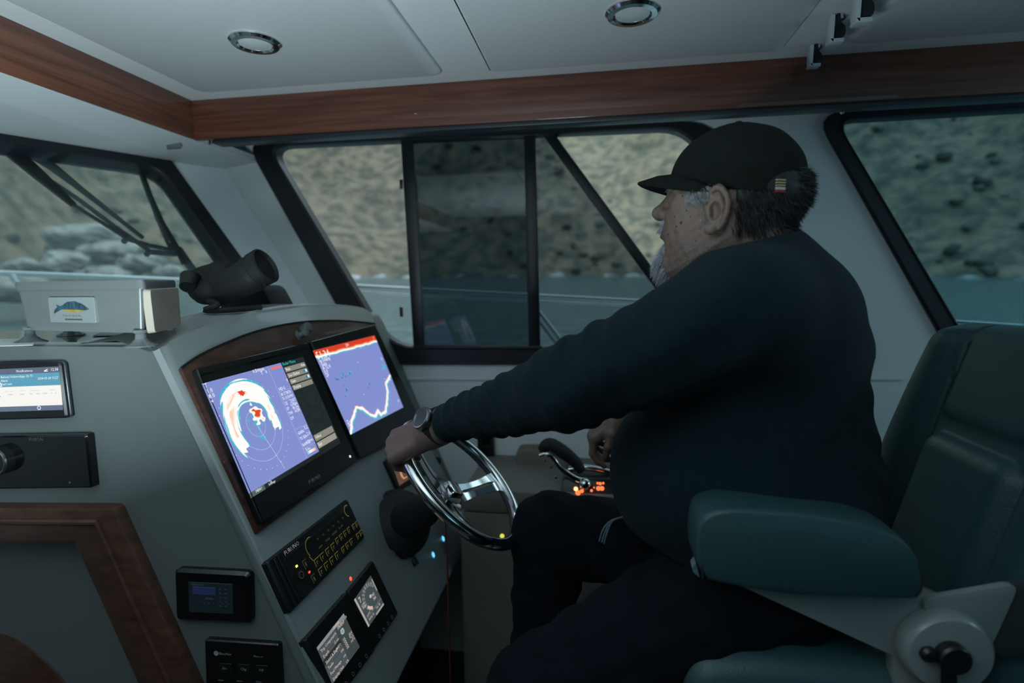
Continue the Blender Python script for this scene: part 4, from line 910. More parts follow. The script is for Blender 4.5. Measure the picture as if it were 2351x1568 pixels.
ribbon([(388, 560), (412, 570), (440, 612), (452, 625)], [.006, .009, .010, .012], .012, .05).build('arm', wip, w)
w = empty('wiper', out(390, 575, .06), label='long diagonal wiper arm and blade across the windshield, from upper left', cat='wiper')
ribbon([(10, 330), (90, 400), (170, 470)], [.022, .017, .008], .006, .033).build('blade', BLKM, w)
ribbon([(170, 470), (235, 510), (290, 545)], .004, .006, .035).build('blade', BLKM, w)
ribbon([(40, 330), (120, 380), (190, 435), (260, 490), (330, 545)], [.016, .012, .007, .005, .004], .008, .045).build('arm', wip, w)
ribbon([(100, 402), (180, 455), (260, 515), (345, 575), (395, 580)], .0045, .008, .05).build('arm', wip, w)
ribbon([(285, 545), (345, 562), (400, 573), (405, 583), (345, 578)], .005, .008, .055).build('linkage', wip, w)
for x, y in ((100, 402), (290, 546), (342, 576)): MB().lathe(out(x, y, .04), -WN, [(.008, 0), (.008, .02), (.004, .024)], 12).build('pivot', wip, w)

rl = mat('white_rail', (.88, .92, .94), .35, noise=(3, .1))
r1 = empty('bow_rail', U(0, 640, 1.9), label='thick pale bow rail with a slanting stanchion outside the windshield', cat='rail')
MB().tube([U(-420, 612, 1.78), U(0, 627, 1.95), U(440, 645, 2.15)], .0125, 12).build('top_rail', rl, r1)
MB().tube([U(28, 632, 1.95), U(64, 690, 1.95), U(140, 800, 1.95)], .011, 12).build('stanchion', rl, r1)
MB().tube([U(-400, 662, 1.9), U(0, 644, 1.95)], .004, 8).build('lower_wire', rl, r1)
r2 = empty('side_rail', U(1300, 700, 2.25), label='polished side rail with a slanting stanchion outside the side windows', cat='rail')
MB().tube([U(700, 650, 2.35), U(1146, 674, 2.3), U(1460, 691, 2.26), U(2200, 740, 2.16), U(2900, 785, 2.1)], .0085, 12).build('top_rail', STEEL, r2)
MB().tube([U(700, 664, 2.37), U(1146, 688, 2.32), U(1460, 702, 2.28), U(2200, 752, 2.18)], .0052, 10).build('rail_ghost', STEEL, r2)  # mirrored double of the rail in the glazing, built as a tube
MB().tube([U(1238, 716, 2.3), U(1296, 792, 2.28), U(1380, 910, 2.25)], .009, 12).build('stanchion', STEEL, r2)
MB().tube([U(1238, 738, 2.31), U(1280, 794, 2.30), U(1360, 910, 2.27)], .006, 10).build('stanchion', STEEL, r2)

# ================================================================== OUTDOORS (tilted with the rolling boat)
tx, tyr = math.radians(2.0), math.radians(.75)
RT = np.array(Matrix.Rotation(tx, 3, 'X') @ Matrix.Rotation(tyr, 3, 'Y'))
def tilt(V): return (np.asarray(V, float) - EYE) @ RT.T + EYE
ZW = -.9
# water
wv, wf = [], []; na, nr = 90, 60
for i in range(na+1):
    a = math.radians(-80 + 320*i/na)
    for j in range(nr+1):
        r = 3.0 + 260*(j/nr)**2; wv.append((-r*math.cos(a), r*math.sin(a), ZW + .04*math.sin(r*1.3+a*9)*math.sin(a*60)))
wv = tilt(wv); m = MB(); m.v = [tuple(v) for v in wv]; m.f = [(i*(nr+1)+j, i*(nr+1)+j+1, (i+1)*(nr+1)+j+1, (i+1)*(nr+1)+j) for i in range(na) for j in range(nr)]
wm = mat('lake_water', (.08, .13, .135), .26, bump=(1.1, 1.0)); 
for nd in wm.node_tree.nodes:
    if nd.type == 'BUMP': nd.inputs['Distance'].default_value = .35
    if nd.type == 'TEX_NOISE': nd.inputs['Scale'].default_value = .9
tag(m.build('lake_water', wm, smooth=180), kind='structure')
# hillside
def shore(a):   # degrees from dead ahead towards starboard
    return np.interp(a, [-70, -20, 5, 22, 32, 45, 60, 90, 130, 200], [70, 34, 34, 42, 60, 85, 90, 92, 88, 100])
na, nr = 560, 90; A_ = np.radians(np.linspace(-70, 210, na+1)); J = (np.arange(nr+1)/nr)**1.25
Rr = shore(np.degrees(A_))[:, None] + 170*J[None]; Xh = -Rr*np.cos(A_)[:, None]; Yh = Rr*np.sin(A_)[:, None]
up_ = 170*J[None]; Zh = ZW + .78*up_ + (vn(Xh*.03+50, Yh*.03+50)-.5)*22*np.clip(up_/40, 0, 1) + (vn(Xh*.12+9, Yh*.12+70)-.5)*5*np.clip(up_/12, .05, 1) + (vn(Xh*.5+9, Yh*.5+70)-.5)*1.2
V = tilt(np.stack([Xh, Yh, Zh], -1).reshape(-1, 3)); m = MB(); m.v = [tuple(v) for v in V]; m.f = [(i*(nr+1)+j, i*(nr+1)+j+1, (i+1)*(nr+1)+j+1, (i+1)*(nr+1)+j) for i in range(na) for j in range(nr)]
hm_ = bpy.data.materials.new('scrub_hillside'); hm_.use_nodes = True; nt = hm_.node_tree; b = nt.nodes['Principled BSDF']; b.inputs['Roughness'].default_value = .95; b.inputs['Specular IOR Level'].default_value = .1
tc = nt.nodes.new('ShaderNodeTexCoord'); n1 = nt.nodes.new('ShaderNodeTexNoise'); n1.inputs['Scale'].default_value = .42; n1.inputs['Detail'].default_value = 5; n1.inputs['Roughness'].default_value = .6
n2 = nt.nodes.new('ShaderNodeTexNoise'); n2.inputs['Scale'].default_value = .06; n2.inputs['Detail'].default_value = 3
nt.links.new(tc.outputs['Object'], n1.inputs['Vector']); nt.links.new(tc.outputs['Object'], n2.inputs['Vector'])
c1 = nt.nodes.new('ShaderNodeValToRGB'); e = c1.color_ramp.elements; e[0].position = .40; e[0].color = (.120, .115, .095, 1); e[1].position = .60; e[1].color = (.30, .225, .165, 1)
nt.links.new(n1.outputs['Fac'], c1.inputs[0]); mx = nt.nodes.new('ShaderNodeMix'); mx.data_type = 'RGBA'; mx.blend_type = 'MULTIPLY'; mx.inputs[0].default_value = .6
c2 = nt.nodes.new('ShaderNodeValToRGB'); c2.color_ramp.elements[0].position = .35; c2.color_ramp.elements[0].color = (.55, .62, .6, 1); c2.color_ramp.elements[1].position = .65
nt.links.new(n2.outputs['Fac'], c2.inputs[0]); nt.links.new(c1.outputs[0], mx.inputs[6]); nt.links.new(c2.outputs[0], mx.inputs[7]); nt.links.new(mx.outputs[2], b.inputs['Base Color'])
tag(m.build('hillside', hm_, smooth=180), kind='structure')
# scrub bushes over the hillside
ico = bpy.data.meshes.new('i'); bm = bmesh.new(); bmesh.ops.create_icosphere(bm, subdivisions=1, radius=1); iv = np.array([v.co[:] for v in bm.verts]); ifc = [tuple(v.index for v in f.verts) for f in bm.faces]; bm.free(); bpy.data.meshes.remove(ico)
m = MB()
for k in range(1500):
    a = math.radians(RNG.uniform(15, 165)); j = RNG.uniform(0.01, .75)**1.1; s0 = float(shore(math.degrees(a))); r = s0 + 170*j
    x, y = -r*math.cos(a), r*math.sin(a)
    i = int((math.degrees(a)+70)/280*na); jj = min(nr, int(round(((r-s0)/170)**(1/1.25)*nr))); z = Zh[i, jj]
    if vn(np.array([x*.05]), np.array([y*.05]))[0] < .35: continue
    s = RNG.uniform(.45, 1.25); q = iv * s * np.array([1, 1, .75]) * (1 + .25*RNG.standard_normal((len(iv), 1))); m.add(tilt(q + [x, y, z+.1]), ifc)
tag(m.build('scrub', mat('scrub_leaves', (.125, .125, .10), .9, noise=(.8, .5)), smooth=180), kind='stuff')
# pale shoreline boulders ahead
rk = mat('pale_rock', (.42, .40, .37), .9, noise=(.9, .5, (.13, .13, .12)), spec=.1)
def rock(px, py, R, sx, sz, label):
    t = ray(px, py); r = (EYE + t*R/ np.linalg.norm(t[:2]));
    bm = bmesh.new(); bmesh.ops.create_icosphere(bm, subdivisions=4, radius=1); v_ = np.array([v.co[:] for v in bm.verts]); f_ = [tuple(v.index for v in f.verts) for f in bm.faces]; bm.free()
    dn = 1 + .55*(vn(v_[:, 0]*2.3+px*.1, v_[:, 1]*2.3+v_[:, 2]*1.7)-.5) + .35*(vn(v_[:, 0]*6+v_[:, 2]*4, v_[:, 1]*6+py)-.5)
    q = v_*dn[:, None]*[sx, sx, sz]; m = MB(); m.add(q + r, f_); tag(m.build('boulder', rk, smooth=180), label, 'rock', 'pale boulders on the shore ahead')
rock(205, 548, 41, 2.0, .80, 'large pale boulder on the shore, farthest left of the upper row seen through the windshield')
rock(262, 580, 36.4, 1.35, .62, 'broad pale boulder in the middle of the shore rocks seen through the windshield')
rock(158, 604, 34.4, .95, .58, 'rounded pale boulder just above the bow rail, left side of the rocks')
rock(330, 606, 33.2, 1.05, .46, 'pale boulder just above the bow rail near the wiper joint')
rock(388, 622, 31.4, .60, .30, 'low pale boulder beside the wiper arm, lowest of the shore rocks')
rock(238, 632, 32.0, 1.0, .40, 'grey boulder directly behind the bow rail, centre of the rocks')
rock(55, 610, 38, .7, .35, 'small pale rock alone at the left end of the shore rocks')
rock(20, 662, 31, 1.6, .6, 'dark wet rock below the bow rail at the left edge')
# surf line
sf = MB()
for k in range(60):
    a = math.radians(40 + 110*k/60 + RNG.uniform(-.6, .6)); r = float(shore(math.degrees(a))) - .6; L_ = RNG.uniform(.5, 2.2)
    c_ = np.array([-r*math.cos(a), r*math.sin(a), ZW+.05]); t_ = np.array([math.sin(a), math.cos(a), 0]); q = [c_ - t_*L_, c_ + t_*L_, c_ + t_*L_*.8 + [0, 0, .18], c_ - t_*L_*.8 + [0, 0, .14]]
    sf.add(list(tilt(q)) + list(tilt([p + np.array([0, .5, 0]) for p in q])), [(0, 1, 2, 3), (7, 6, 5, 4), (3, 2, 6, 7), (0, 4, 5, 1)])
tag(sf.build('surf', mat('surf_foam', (.22, .26, .26), .9, noise=(.8, .4)), smooth=0), kind='stuff')
# ================================================================== HELM CHAIR
YCH = 1.0
CHW = mat('chair_white_plastic', (.24, .27, .27), .3, noise=(5, .05), coat=.2)
xs1 = U(2110, 960, YCH+.115); xs2 = U(2290, 1040, YCH-.115); print('chair', xs1, xs2, U(2160, 755, YCH+.235), U(1965, 1190, YCH+.235), U(2190, 760, YCH))
kx = .27; ku = nrm((kx, 0, 1)); kf = nrm((-1, 0, kx))        # up the back / out of its front
zb0 = .84; xb0 = .5*(xs1[0]+xs2[0]) - kx*(.5*(xs1[2]+xs2[2])-zb0)
xb0 += .04; B0 = np.array([xb0, YCH, zb0]); HB = (1.5-(752-655)/1250*1.0 - zb0)/ku[2] - .00
ch = empty('helm_chair', (B0[0]-.15, YCH, ZF), label='dark slate vinyl helm chair with padded armrest, behind the seated man', cat='chair')
def loc(p): q = p - f32(B0); return q @ f32(YV), q @ f32(ku), q @ f32(kf)
def rbox(y, z, x, c, h, r): 
    a = np.abs(y-c[0])-(h[0]-r); b = np.abs(z-c[1])-(h[1]-r); d = np.abs(x-c[2])-(h[2]-r)
    return np.sqrt(np.maximum(a, 0)**2+np.maximum(b, 0)**2+np.maximum(d, 0)**2) + np.minimum(np.maximum(a, np.maximum(b, d)), 0) - r
def fback(p):
    y, z, x = loc(p); hz = HB/2
    tp = np.clip((z-HB*.55)/(HB*.45), 0, 1); yy = y/(1-.12*tp**2)
    d = rbox(yy, z, x, (0, hz, -.055), (.235, hz, .055), .05)
    bol = np.sqrt((np.abs(yy)-.180)**2*1.0 + (x+.012)**2*1.3) - (.052 - .010*tp); bol = smx(bol, np.abs(z-hz)-(hz-.02), .04)
    d = sm(d, bol, .02)
    zz = np.abs(yy); lum = rbox(yy, z, x, (0, .20, -.030), (.118, .195, .052), .04); d = sm(d, lum, .004)
    hd = rbox(yy, z, x, (0, .20+.20+(HB-.40)/2, -.040), (.120, (HB-.41)/2, .050), .035); d = sm(d, hd, .004)
    groove = np.maximum(np.abs(np.abs(yy)-.121)-.0035, -x-.03); return smx(d, -np.maximum(groove, .0-z*0), .004)
cor = np.array([B0 + YV*a + ku*b + kf*c for a in (-.26, .26) for b in (-.03, HB+.04) for c in (-.14, .07)])
np_obj('backrest', [nets(fback, cor.min(0), cor.max(0), .0055)], VINYL, ch)
m = MB()
for s in (-1, 1): m.tube(smooth_path([B0 + YV*s*.228 + ku*z + kf*(-.055) for z in np.linspace(.03, HB-.05, 6)], 3), .0016, 6)
m.build('piping', SEAM, ch)
# white lower back plate and rear column
yb = .757
pl = [U(x, y, yb) for x, y in [(2110, 1378), (2344, 1338), (2305, 1425), (2262, 1516), (2150, 1440)]]
MB().prism(rounded(pl, .02), (0, .010, 0)).build('back_plate', CHW, ch, bevel=.003)
cl = [U(x, y, .760) for x, y in [(2300, 1345), (2480, 1325), (2470, 1500), (2330, 1512), (2272, 1500)]]
MB().prism(rounded(cl, .015), (0, .010, 0)).build('back_shell', mat('dark_shell', (.035, .045, .046), .45, noise=(8, .2)), ch, bevel=.003)
# seat cushion
sx0, sx1 = U(1560, 1545, .80)[0], B0[0]-.01; zs = U(1850, 1494, .80)[2]; print('seat', sx0, sx1, zs)
def fseat(p):
    x, y, z = p[:, 0], p[:, 1], p[:, 2]; t = np.clip((x-sx0)/(sx1-sx0), 0, 1)
    d = rbox(x, y, z + .05*np.clip(.45-t, 0, 1)**2*4*.5, ((sx0+sx1)/2, YCH, zs-.06), ((sx1-sx0)/2, .235, .06), .045)
    return d
np_obj('seat_cushion', [nets(fseat, (sx0-.03, YCH-.27, zs-.17), (sx1+.03, YCH+.27, zs+.03), .006)], VINYL, ch)
MB().lathe((B0[0]-.22, YCH, ZF), (0, 0, 1), [(.19, 0), (.19, .012), (.07, .03), (.055, .06), (.055, zs-.16-ZF), (.14, zs-.14-ZF), (.14, zs-.118-ZF)], 32).build('pedestal', STEEL, ch)
# armrest (near side) with seam, bracket, hinge cover and tilt knob
YA = .725
ap_ = [U(x, y, YA) for x, y in [(1622, 1334), (1600, 1298), (1598, 1240), (1612, 1190), (1660, 1170), (1740, 1171), (1860, 1181), (1980, 1202), (2070, 1236), (2112, 1285), (2125, 1335), (2112, 1374), (2085, 1380), (1980, 1376), (1840, 1371), (1710, 1354)]]
sp = smooth_path(ap_ + [ap_[0]], 5)[:-1]; c_ = sum(sp)/len(sp); rings = []
for k, (dy, s_) in enumerate([(.0, .90), (.002, .95), (.010, .985), (.030, 1), (.060, 1), (.078, .97), (.086, .90)]):
    w_ = 1 - s_; rings.append([c_ + (p-c_)*np.array([1-w_*.45, 1, 1-w_]) + YV*dy for p in sp])
MB().loft(rings).build('armrest_pad', VINYL, ch, smooth=80)
seam = [U(x, y, YA) for x, y in [(1612, 1330), (1610, 1270), (1622, 1235), (1650, 1219), (1700, 1214), (1780, 1216), (1880, 1228), (1980, 1250), (2060, 1268), (2100, 1288), (2120, 1320), (2118, 1355), (2105, 1374)]]
seam = [c_ + (p-c_)*np.array([.992, 1, .985]) + YV*.0015 for p in smooth_path(seam, 6)]
MB().tube(seam, .0016, 6).build('armrest_seam', SEAM, ch)
ap2 = [[p + YV*(.43) for p in r] for r in rings]
MB().loft(ap2).build('armrest_pad', VINYL, ch, smooth=80)
br = [U(x, y, .765) for x, y in [(1690, 1340), (2000, 1350), (2130, 1362), (2200, 1392), (2252, 1450), (2200, 1500), (2056, 1512), (2052, 1506)]]
MB().prism(rounded(br, [0, .01, .01, .03, .03, .02, .003, .003]), (0, .022, 0)).build('armrest_bracket', CHW, ch, bevel=.004)
bl = [U(x, y, .768) for x, y in [(2050, 1490), (2250, 1490), (2252, 1700), (2060, 1700)]]
MB().prism(rounded(bl, .01), (0, .022, 0)).build('side_plate', CHW, ch, bevel=.004)
dc = U(2170, 1492, .752)
MB().lathe(dc + YV*.012, -YV, [(.055, 0), (.055, .012), (.0535, .020), (.049, .025), (.036, .027), (.001, .027)], 56).build('hinge_cover', CHW, ch)
kc2 = U(2181, 1503, .735)
MB().lathe(kc2, -YV, [(.0195, 0), (.0195, .012), (.017, .015), (.001, .015)], 28).build('tilt_knob', BLK, ch)
MB().loft([rounded([U(x, y, .722) for x, y in [(2160, 1505), (2196, 1505), (2200, 1640), (2158, 1640)]], .004), rounded([U(x, y, .735) for x, y in [(2160, 1505), (2196, 1505), (2200, 1640), (2158, 1640)]], .004)]).build('tilt_handle', BLK, ch)
MB().lathe(U(2130, 1500, .735), -YV, [(.0105, 0), (.0105, .004), (.007, .008), (.001, .009)], 20).build('bolt_cap', BLK, ch)
MB().prism([U(x, y, .79) for x, y in [(1590, 1303), (1598, 1292), (1606, 1326), (1592, 1314)]], (0, .02, 0)).build('label_tab', mat('blue_grey_tab', (.16, .24, .28), .5, noise=(30, .1)), ch)
# ================================================================== THE MAN
man = empty('person', U(1700, 1250, .98), label='heavyset man in dark long-sleeved shirt and cap, seated, steering with his left hand', cat='person')
YH = .93
# ---- head frame
yaw = math.radians(19); pit = math.radians(-7)
fw = nrm((-math.cos(yaw), math.sin(yaw), -math.sin(pit))); lf = nrm(np.cross([0, 0, 1], fw)); hu = np.cross(fw, lf)
HO = U(1660, 486, YH); HS = .985
HM = np.stack([fw, lf, hu], 1)            # columns
def HP(f, l, u): return HO + HM @ (np.array([f, l, u])*HS)
def hl(p): return ((p - f32(HO)) @ f32(HM)) / np.float32(HS)
def chd(p):      # skin of the head, neck, face
    q = hl(p); e = lambda c, r, M=None: s_ell(q, c, r, M); c = lambda a, b, ra, rb: s_cap(q, a, b, ra, rb); m_ = q.copy(); m_[:, 1] = np.abs(m_[:, 1])
    em = lambda c_, r, M=None: s_ell(m_, c_, r, M); cm = lambda a, b, ra, rb: s_cap(m_, a, b, ra, rb)
    d = e((-.020, 0, .038), (.094, .077, .078))
    d = sm(d, e((.034, 0, -.010), (.052, .062, .082)), .03)
    d = sm(d, cm((-.004, .052, -.052), (.062, .022, -.088), .022, .020), .03)       # jaw
    d = sm(d, e((.073, 0, -.092), (.023, .026, .021)), .02)                          # chin
    d = sm(d, em((.038, .036, -.040), (.040, .032, .046)), .02)                      # heavy cheek
    d = sm(d, e((.020, 0, -.098), (.055, .052, .034)), .03)                          # double chin
    d = sm(d, cm((.078, .014, .030), (.066, .048, .026), .011, .010), .014)          # brow
    d = sm(d, cm((.060, .045, .000), (.068, .028, -.016), .012, .012), .016)         # cheek bone
    d = sm(d, c((.076, 0, .032), (.094, 0, -.002), .009, .0125), .010)               # nose bridge
    d = sm(d, e((.100, 0, -.008), (.0150, .0140, .0130)), .007)                      # nose tip
    d = sm(d, em((.088, .0140, -.012), (.0130, .0090, .0100)), .006)                 # nostril wings
    d = smx(d, -em((.095, .0080, -.0205), (.0060, .0038, .0045)), .003)
    d = smx(d, -em((.080, .033, .014), (.012, .016, .009)), .012)                    # eye socket
    d = sm(d, em((.0705, .032, .0125), (.0140, .0160, .0125)), .006)                 # lids
    d = smx(d, -em((.0850, .032, .0110), (.0030, .0120, .0012)), .002)               # slit between the lids
    d = sm(d, e((.078, 0, -.040), (.015, .030, .016)), .012)                         # muzzle
    d = sm(d, e((.0895, 0, -.0370), (.0060, .020, .0045)), .004); d = sm(d, e((.0885, 0, -.0475), (.0065, .018, .0048)), .004)
    d = smx(d, -e((.096, 0, -.0422), (.010, .022, .0014)), .003)                     # mouth line
    d = sm(d, c((-.030, 0, -.030), (-.055, 0, -.150), .063, .072), .03)              # neck
    d = sm(d, e((-.084, 0, -.040), (.032, .055, .022)), .022)                        # nape roll
    n = .0007*np.sin(q[:, 0]*310+q[:, 2]*90)*np.sin(q[:, 2]*270+q[:, 1]*120)
    # crow's feet and jowl creases
    cr = np.exp(-((q[:, 0]-.055)/.018)**2 - ((q[:, 2]-.004)/.018)**2)*np.sin((q[:, 2]-.2*q[:, 0])*900)*.0007
    jow = .0022*np.exp(-((q[:, 0]-.064+.25*(q[:, 2]+.07))/.0035)**2)*((q[:, 2] < -.040) & (q[:, 2] > -.10))
    return (d + n + cr + jow)*np.float32(HS)
e0, e1_ = HO - [.20, .17, .24], HO + [.20, .17, .15]
head = nets(chd, e0, e1_, .0026)
# ---- near ear, modelled finely on the side of the head
ex_ = HP(0, .074, 0)[1]
def EY(x, y, d=0): return U(x, y, ex_ - d)
def fear(p):
    def chain(L, k=.003):
        d = None
        for (a, ra), (b, rb) in zip(L[:-1], L[1:]):
            s = s_cap(p, a, b, ra, rb); d = s if d is None else np.minimum(d, s)
        return d
    hel = chain([(EY(1638, 466, .006), .0030), (EY(1632, 452, .008), .0036), (EY(1634, 439, .012), .0040), (EY(1645, 431, .018), .0042), (EY(1657, 434, .024), .0042), (EY(1667, 447, .028), .0042), (EY(1671, 466, .029), .0040), (EY(1668, 488, .026), .0040), (EY(1661, 508, .020), .0042), (EY(1652, 522, .014), .0048)])
    ant = chain([(EY(1650, 447, .010), .0034), (EY(1656, 462, .017), .0036), (EY(1655, 482, .017), .0038), (EY(1648, 500, .013), .0042), (EY(1641, 507, .010), .0048)])
    bas = s_ell(p, EY(1650, 480, .008), (.0155, .0085, .037)); bas2 = chain([(EY(1652, 445, .008), .009), (EY(1657, 475, .014), .0085), (EY(1650, 505, .008), .009)])
    d = sm(bas, bas2, .006); d = sm(d, hel, .0022); d = sm(d, ant, .0025)
    d = sm(d, s_ell(p, EY(1630, 526, .010), (.0090, .0055, .0085)), .005)          # lobe
    d = sm(d, chain([(EY(1645, 515, .010), .006), (EY(1634, 527, .011), .0065)]), .004)
    d = smx(d, -s_ell(p, EY(1640, 484, .018), (.0085, .0110, .0135)), .003)          # concha
    d = smx(d, -chain([(EY(1641, 446, .016), .0022), (EY(1653, 442, .022), .0026), (EY(1662, 458, .028), .0024), (EY(1662, 480, .028), .0022)]), .0015)
    d = sm(d, chain([(EY(1625, 478, .004), .005), (EY(1627, 492, .008), .0048), (EY(1626, 500, .006), .0045)]), .004)   # tragus
    return d
eb0 = EY(1650, 480)
near_ear = nets(fear, eb0 - [.030, .040, .050], eb0 + [.030, .022, .050], .0011)
def far_ear(p):
    q = hl(p); return sm(s_ell(q, (-.008, -.079, -.004), (.017, .008, .031)), s_ell(q, (-.014, -.090, .004), (.015, .005, .028)), .006)*HS
fo = HP(-.01, -.085, 0); fear2 = nets(far_ear, fo-[.05]*3, fo+[.05]*3, .003)

# ---- hands
def hand(W_, K_, lat, curl, thumb, ln=1., spread=1.):
    """wrist, knuckle row centre, lateral axis (towards the thumb); curl = per finger three bend angles"""
    x = nrm(np.array(K_)-W_); y = nrm(lat - x*np.dot(lat, x)); z = np.cross(y, x) if CHIR > 0 else np.cross(x, y); Lp = np.linalg.norm(np.array(K_)-W_); caps = []
    kn = []
    for i, (o, b_) in enumerate(((.029, .0), (.010, .004), (-.010, .001), (-.028, -.007))):
        k_ = np.array(K_) + y*o*spread + x*b_ + z*(-.003 if i in (0, 3) else 0); kn.append(k_)
        caps.append((W_ + y*o*.55, k_, .0165, .0125, .010)); caps.append((W_ + y*o*.55 - z*.012, k_ - z*.008, .015, .0115, .010))
    caps.append((W_ - x*.03, W_ + x*.01, .029, .028, .015)); caps.append((W_ + y*.006 - x*.03, W_ + y*.006 + x*.012, .029, .026, .015)); caps.append((W_ - y*.010 - x*.03, W_ - y*.010 + x*.012, .027, .026, .015))
    fl = ((.043, .025, .021), (.047, .029, .022), (.044, .027, .021), (.034, .020, .018)); fr = ((.0105, .0092, .0086, .0070), (.0108, .0095, .0088, .0072), (.0102, .0090, .0084, .0069), (.0092, .0080, .0074, .0062))
    for i in range(4):
        p = kn[i]; a = 0
        for j in range(3):
            a += math.radians(curl[i][j]); d = x*math.cos(a) - z*math.sin(a); n_ = p + d*fl[i][j]*ln; caps.append((p, n_, fr[i][j], fr[i][j+1], .0035)); p = n_
    t = thumb; tp = [W_ + y*.018 + x*.015 - z*.006] + [W_ + x*a_ + y*b_ + z*c_ for a_, b_, c_ in t]
    for j, (ra, rb) in enumerate(((.017, .0125), (.0118, .0105), (.0102, .0082))): caps.append((tp[j], tp[j+1], ra, rb, .006 if j else .014))
    return caps, (x, y, z)
def fhand(caps):
    def f(p):
        d = None
        for a, b, ra, rb, k in caps: s = s_cap(p, a, b, ra, rb); d = s if d is None else sm(d, s, k)
        return d + .00018*np.sin(p[:, 0]*500)*np.sin(p[:, 2]*430+p[:, 1]*300)
    return f
def hbox(caps): P_ = np.array([c[0] for c in caps]+[c[1] for c in caps]); return P_.min(0)-.035, P_.max(0)+.035
# left hand over the rim
aL = -35; RL = rim(aL); tanL = nrm(rim(aL+2)-rim(aL-2)); WL = U(1003, 980, .985)
CHIR = 1
xg = nrm(RL - WL); zg = np.cross(tanL, xg); zg = nrm(zg)
KL_ = RL + zg*.026 + xg*.004
capsL, axL = hand(WL, KL_, tanL, [(52, 62, 42), (55, 66, 44), (58, 66, 44), (60, 62, 42)], [(.045, .040, -.022), (.075, .038, -.040), (.092, .026, -.050)], 1.0)
print('LH', WL, KL_, 'len', np.linalg.norm(KL_-WL), 'z', axL[2], 'rim', RL)
lhand = nets(fhand(capsL), *hbox(capsL), .0022)
# right hand hanging relaxed by the throttle, fingers pinched downwards
WRr = U(1420, 955, 1.36); KR_ = U(1362, 985, 1.36)
CHIR = -1
capsR, axR = hand(WRr, KR_ + [0, 0, -.012], np.array([-.35, -.9, -.25]), [(48, 38, 22), (58, 52, 30), (62, 60, 34), (64, 62, 36)], [(.035, .035, -.020), (.062, .036, -.040), (.082, .026, -.058)], .95, .9)
rhand = nets(fhand(capsR), *hbox(capsR), .0026)

# ---- limb joints
SL, ELb = U(1690, 722, .815), U(1292, 893, .855)
SR, ERb = U(1740, 760, 1.16), U(1560, 1030, 1.33)
HIPL, KNL, ANL = U(1760, 1312, .905), U(1235, 1585, .86), np.array([-.22, .86, ZF+.10])
HIPR, KNR, ANR = U(1740, 1300, 1.08), U(1262, 1218, 1.13), np.array([-.13, 1.13, ZF+.32])
def fbody(p):
    d = s_ell(p, U(1700, 1080, .98), (.17, .16, .17)); d = sm(d, s_ell(p, U(1745, 850, .98), (.13, .16, .16)), .05)
    for a, b, ra, rb in ((SL, ELb, .055, .042), (ELb, WL, .042, .027), (SR, ERb, .055, .042), (ERb, WRr, .040, .027), (HIPL, KNL, .070, .050), (KNL, ANL, .056, .038), (HIPR, KNR, .070, .050), (KNR, ANR, .056, .038), (SL, SR, .06, .06), (U(1745, 850, .98), U(1730, 600, .95), .08, .065)):
        d = sm(d, s_cap(p, a, b, ra, rb), .02)
    return d
torso = nets(fbody, (-.42, .74, ZF+.0), (.52, 1.48, 1.62), .014)
fore = nets(lambda p: s_cap(p, ERb, WRr, .043, .027), np.minimum(ERb, WRr)-.06, np.maximum(ERb, WRr)+.06, .005)
SKIN = mat('weathered_skin', (.165, .120, .100), .48, noise=(26, .35, (.20, .12, .09)), bump=(260, .35))
np_obj('body', [head, near_ear, fear2, lhand, rhand, torso, fore], SKIN, man)

# ---- eyes
for s in (1, -1):
    c_ = HP(.0685, .031*s, .0110); e_ = MB(); e_.lathe(c_ - fw*.0125, fw, [(.0125*math.sin(t), .0125*(1-math.cos(t))) for t in np.linspace(.01, 3.13, 14)], 20); eo = e_.build('eye', mat('eye_white', (.5, .5, .48), .15, noise=(30, .1)), man)
    MB().lathe(c_ + fw*.0112, fw, [(.0055, 0), (.003, .0013), (.0005, .0016)], 16).build('iris', mat('iris_dark', (.03, .02, .015), .1), eo)
# ---- hair, brows, beard from fine strands over a thin base
def strand(m, p, d, L, w, bend=(0, 0, -1), b=.3):
    p = np.array(p); d = nrm(d); s = nrm(np.cross(d, RNG.standard_normal(3))); s2 = np.cross(d, s); q = p + d*L*.55 + np.array(bend)*L*b*.25; t = p + d*L + np.array(bend)*L*b
    m.add([p+s*w, p-s*w*.5+s2*w*.86, p-s*w*.5-s2*w*.86, q+s*w*.7, q-s*w*.35+s2*w*.6, q-s*w*.35-s2*w*.6, t], [(0, 1, 4, 3), (1, 2, 5, 4), (2, 0, 3, 5), (3, 4, 6), (4, 5, 6), (5, 3, 6)])
hv = head[0]; hq = (hv - HO) @ HM / HS
cen = np.array([-.022, 0, .040])
def scatter(m, mask, n, L, w, dirf, jit=.5, lift=0.):
    idx = np.flatnonzero(mask)
    if not len(idx): return
    for i in RNG.choice(idx, n):
        nr_ = nrm((hq[i]-cen)); nw = HM @ nr_; p = hv[i] + RNG.normal(0, .0012, 3) + nw*lift; d = HM @ np.array(dirf) + nw*.35 + RNG.normal(0, jit*.4, 3); strand(m, p, d, L*RNG.uniform(.6, 1.25), w, (0, 0, -1), .15)
f_, l_, u_ = hq.T
hm1 = MB(); back = (f_ < -.028) & (u_ > -.052 - .35*(f_+.05).clip(-1, 0)*-1) & (u_ < .06)
scatter(hm1, (f_ < -.026) & (u_ > -.036) & (u_ < .034), 6000, .015, .00042, (-.45, 0, -.9), .4)
scatter(hm1, (f_ < -.080) & (u_ > -.030) & (u_ < .018), 900, .014, .0005, (-.9, 0, -.25), .8)
scatter(hm1, (f_ < -.070) & (u_ > .018) & (u_ < .066) & (np.abs(l_) < .036), 1300, .017, .0005, (-.9, 0, -.25), .8)
